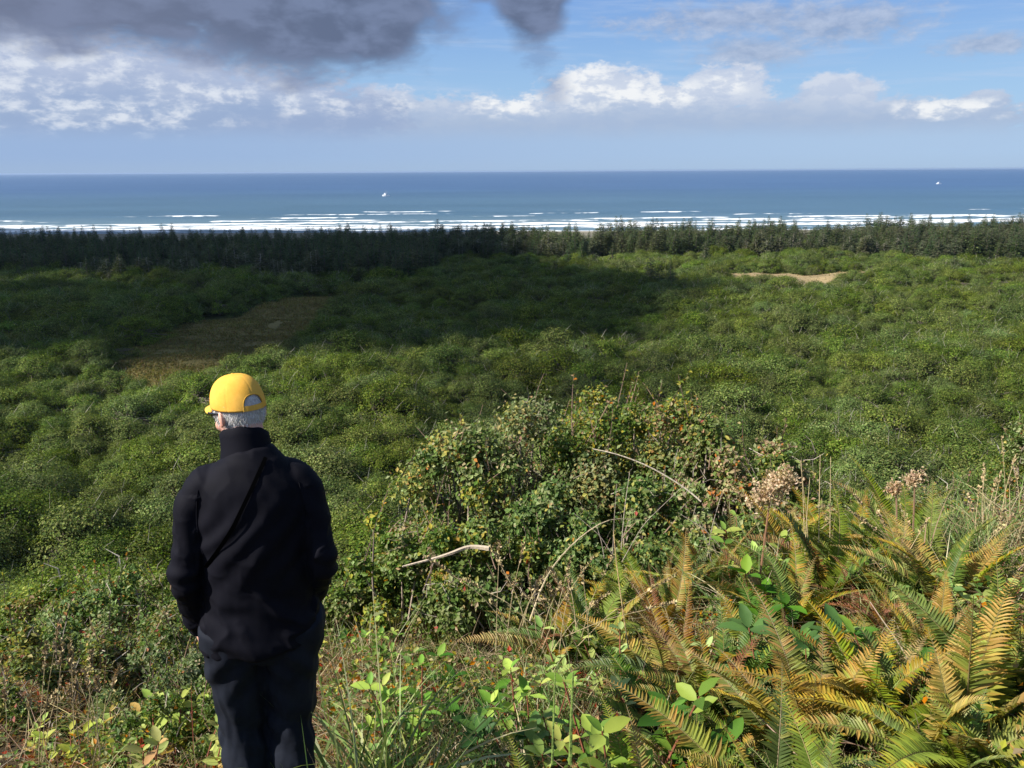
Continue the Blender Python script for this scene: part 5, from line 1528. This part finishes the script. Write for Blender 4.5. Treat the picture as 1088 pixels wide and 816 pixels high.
    for i in range(ne - 1):
        for j in range(nph):
            j2 = (j + 1) % nph
            if inside[i, j] and inside[i, j2] and inside[i + 1, j] and inside[i + 1, j2]: continue
            F.append([i * nph + j, i * nph + j2, (i + 1) * nph + j2, (i + 1) * nph + j])
    g = Geo().add(V, np.array(F)); hg(g)
    cap = g.obj('cap', mc, root, smooth=True)
    md = cap.modifiers.new('thick', 'SOLIDIFY'); md.thickness = .0022; md.offset = -1
    t = np.linspace(-1, 1, 40); q = np.sign(t) * (1 - (1 - np.abs(t)) ** 1.0)
    aa = np.linspace(0, PI, 40); arch = dome(PI + HW * np.sign(np.cos(aa)) * np.abs(np.cos(aa)) ** (2 / 2.6), np.maximum(HH * np.sin(aa) ** (2 / 2.6), 0), .006)
    g = Geo(); tube(g, arch, .0026, 6); hg(g); g.obj('opening_trim', mc, cap, smooth=True)
    g = Geo(); pp = np.linspace(PI - HW - .08, PI + HW + .08, 30)
    V = np.concatenate([dome(pp, np.full(30, .0), .022), dome(pp, np.full(30, .125), .022), dome(pp, np.full(30, .125), .004), dome(pp, np.full(30, .0), .004)])
    F = [[q_ * 30 + i, ((q_ + 1) % 4) * 30 + i, ((q_ + 1) % 4) * 30 + i + 1, q_ * 30 + i + 1] for i in range(29) for q_ in range(4)]
    g.add(V, np.array(F)); hg(g); g.obj('adjuster_strap', mc, cap)
    for q in range(6):
        e_ = np.linspace(.0 if q != 3 else .46, PI / 2 * .97, 22)
        for sgn in (-1, 1):
            g = Geo(); tube(g, dome(np.full(22, q * PI / 3) + sgn * .04 / np.maximum(np.cos(e_), .25) * .9, e_, .004), .0007, 4, (.5, .5, .5)); hg(g); g.obj('stitching', mst, cap)
    g = Geo(); ellipsoid(g, dome(np.array([0.]), np.array([PI / 2 * .995]))[0] + [0, 0, .001], (.0065, .0065, .004), n=14); hg(g); g.obj('top_button', mc, cap, smooth=True)
    # bill
    g = Geo(); nu, nv = 31, 12; u = np.linspace(-1, 1, nu); v = np.linspace(0, 1, nv)
    rows = []
    for s_, dz in ((1, .0), (-1, -.003)):
        for vv in v:
            x_ = .080 * u * (1 - .06 * vv ** 2); y0 = np.sqrt(np.clip(1 - (x_ / RX) ** 2, 0, 1)) * RY + .012 - .006
            y_ = y0 + vv * .082 * np.sqrt(np.clip(1 - (u * .93) ** 2, 0, 1)); z_ = Z0 + .012 - .016 * u ** 2 * (.4 + .6 * vv) - .012 * vv + dz
            rows.append(np.stack([x_, y_, z_], -1))
    V = np.array(rows).reshape(-1, 3); F = []
    for a_ in range(nv - 1):
        for b_ in range(nu - 1):
            i0 = a_ * nu + b_; F.append([i0, i0 + 1, i0 + nu + 1, i0 + nu]); k0 = i0 + nu * nv; F.append([k0 + nu, k0 + nu + 1, k0 + 1, k0])
    for b_ in range(nu - 1):
        i0 = (nv - 1) * nu + b_; F.append([i0, i0 + 1, i0 + 1 + nu * nv, i0 + nu * nv])
    g.add(V, np.array(F)); hg(g); g.obj('bill', mc, cap, smooth=True)
    # ---- sunglasses
    md_ = simple_mat('dark_lens', (.008, .008, .01), .12, .6)
    g = Geo()
    for s in (-1, 1): ellipsoid(g, (s * .034, .108, .128), (.029, .006, .020), Matrix.Rotation(R(-s * 14), 3, 'Z'))
    tube(g, [(-.012, .116, .134), (.012, .116, .134)], .003, 6)
    hg(g); sg = g.obj('sunglasses', md_, root, smooth=True)
    for s in (-1, 1):
        g = Geo(); tube(g, [(s * .060, .100, .134), (s * .078, .082, .134), (s * .086, .03, .135), (s * .086, -.002, .134)], [.006, .005, .004, .003], 6); hg(g); g.obj('temple', md_, sg, smooth=True)
build_person()
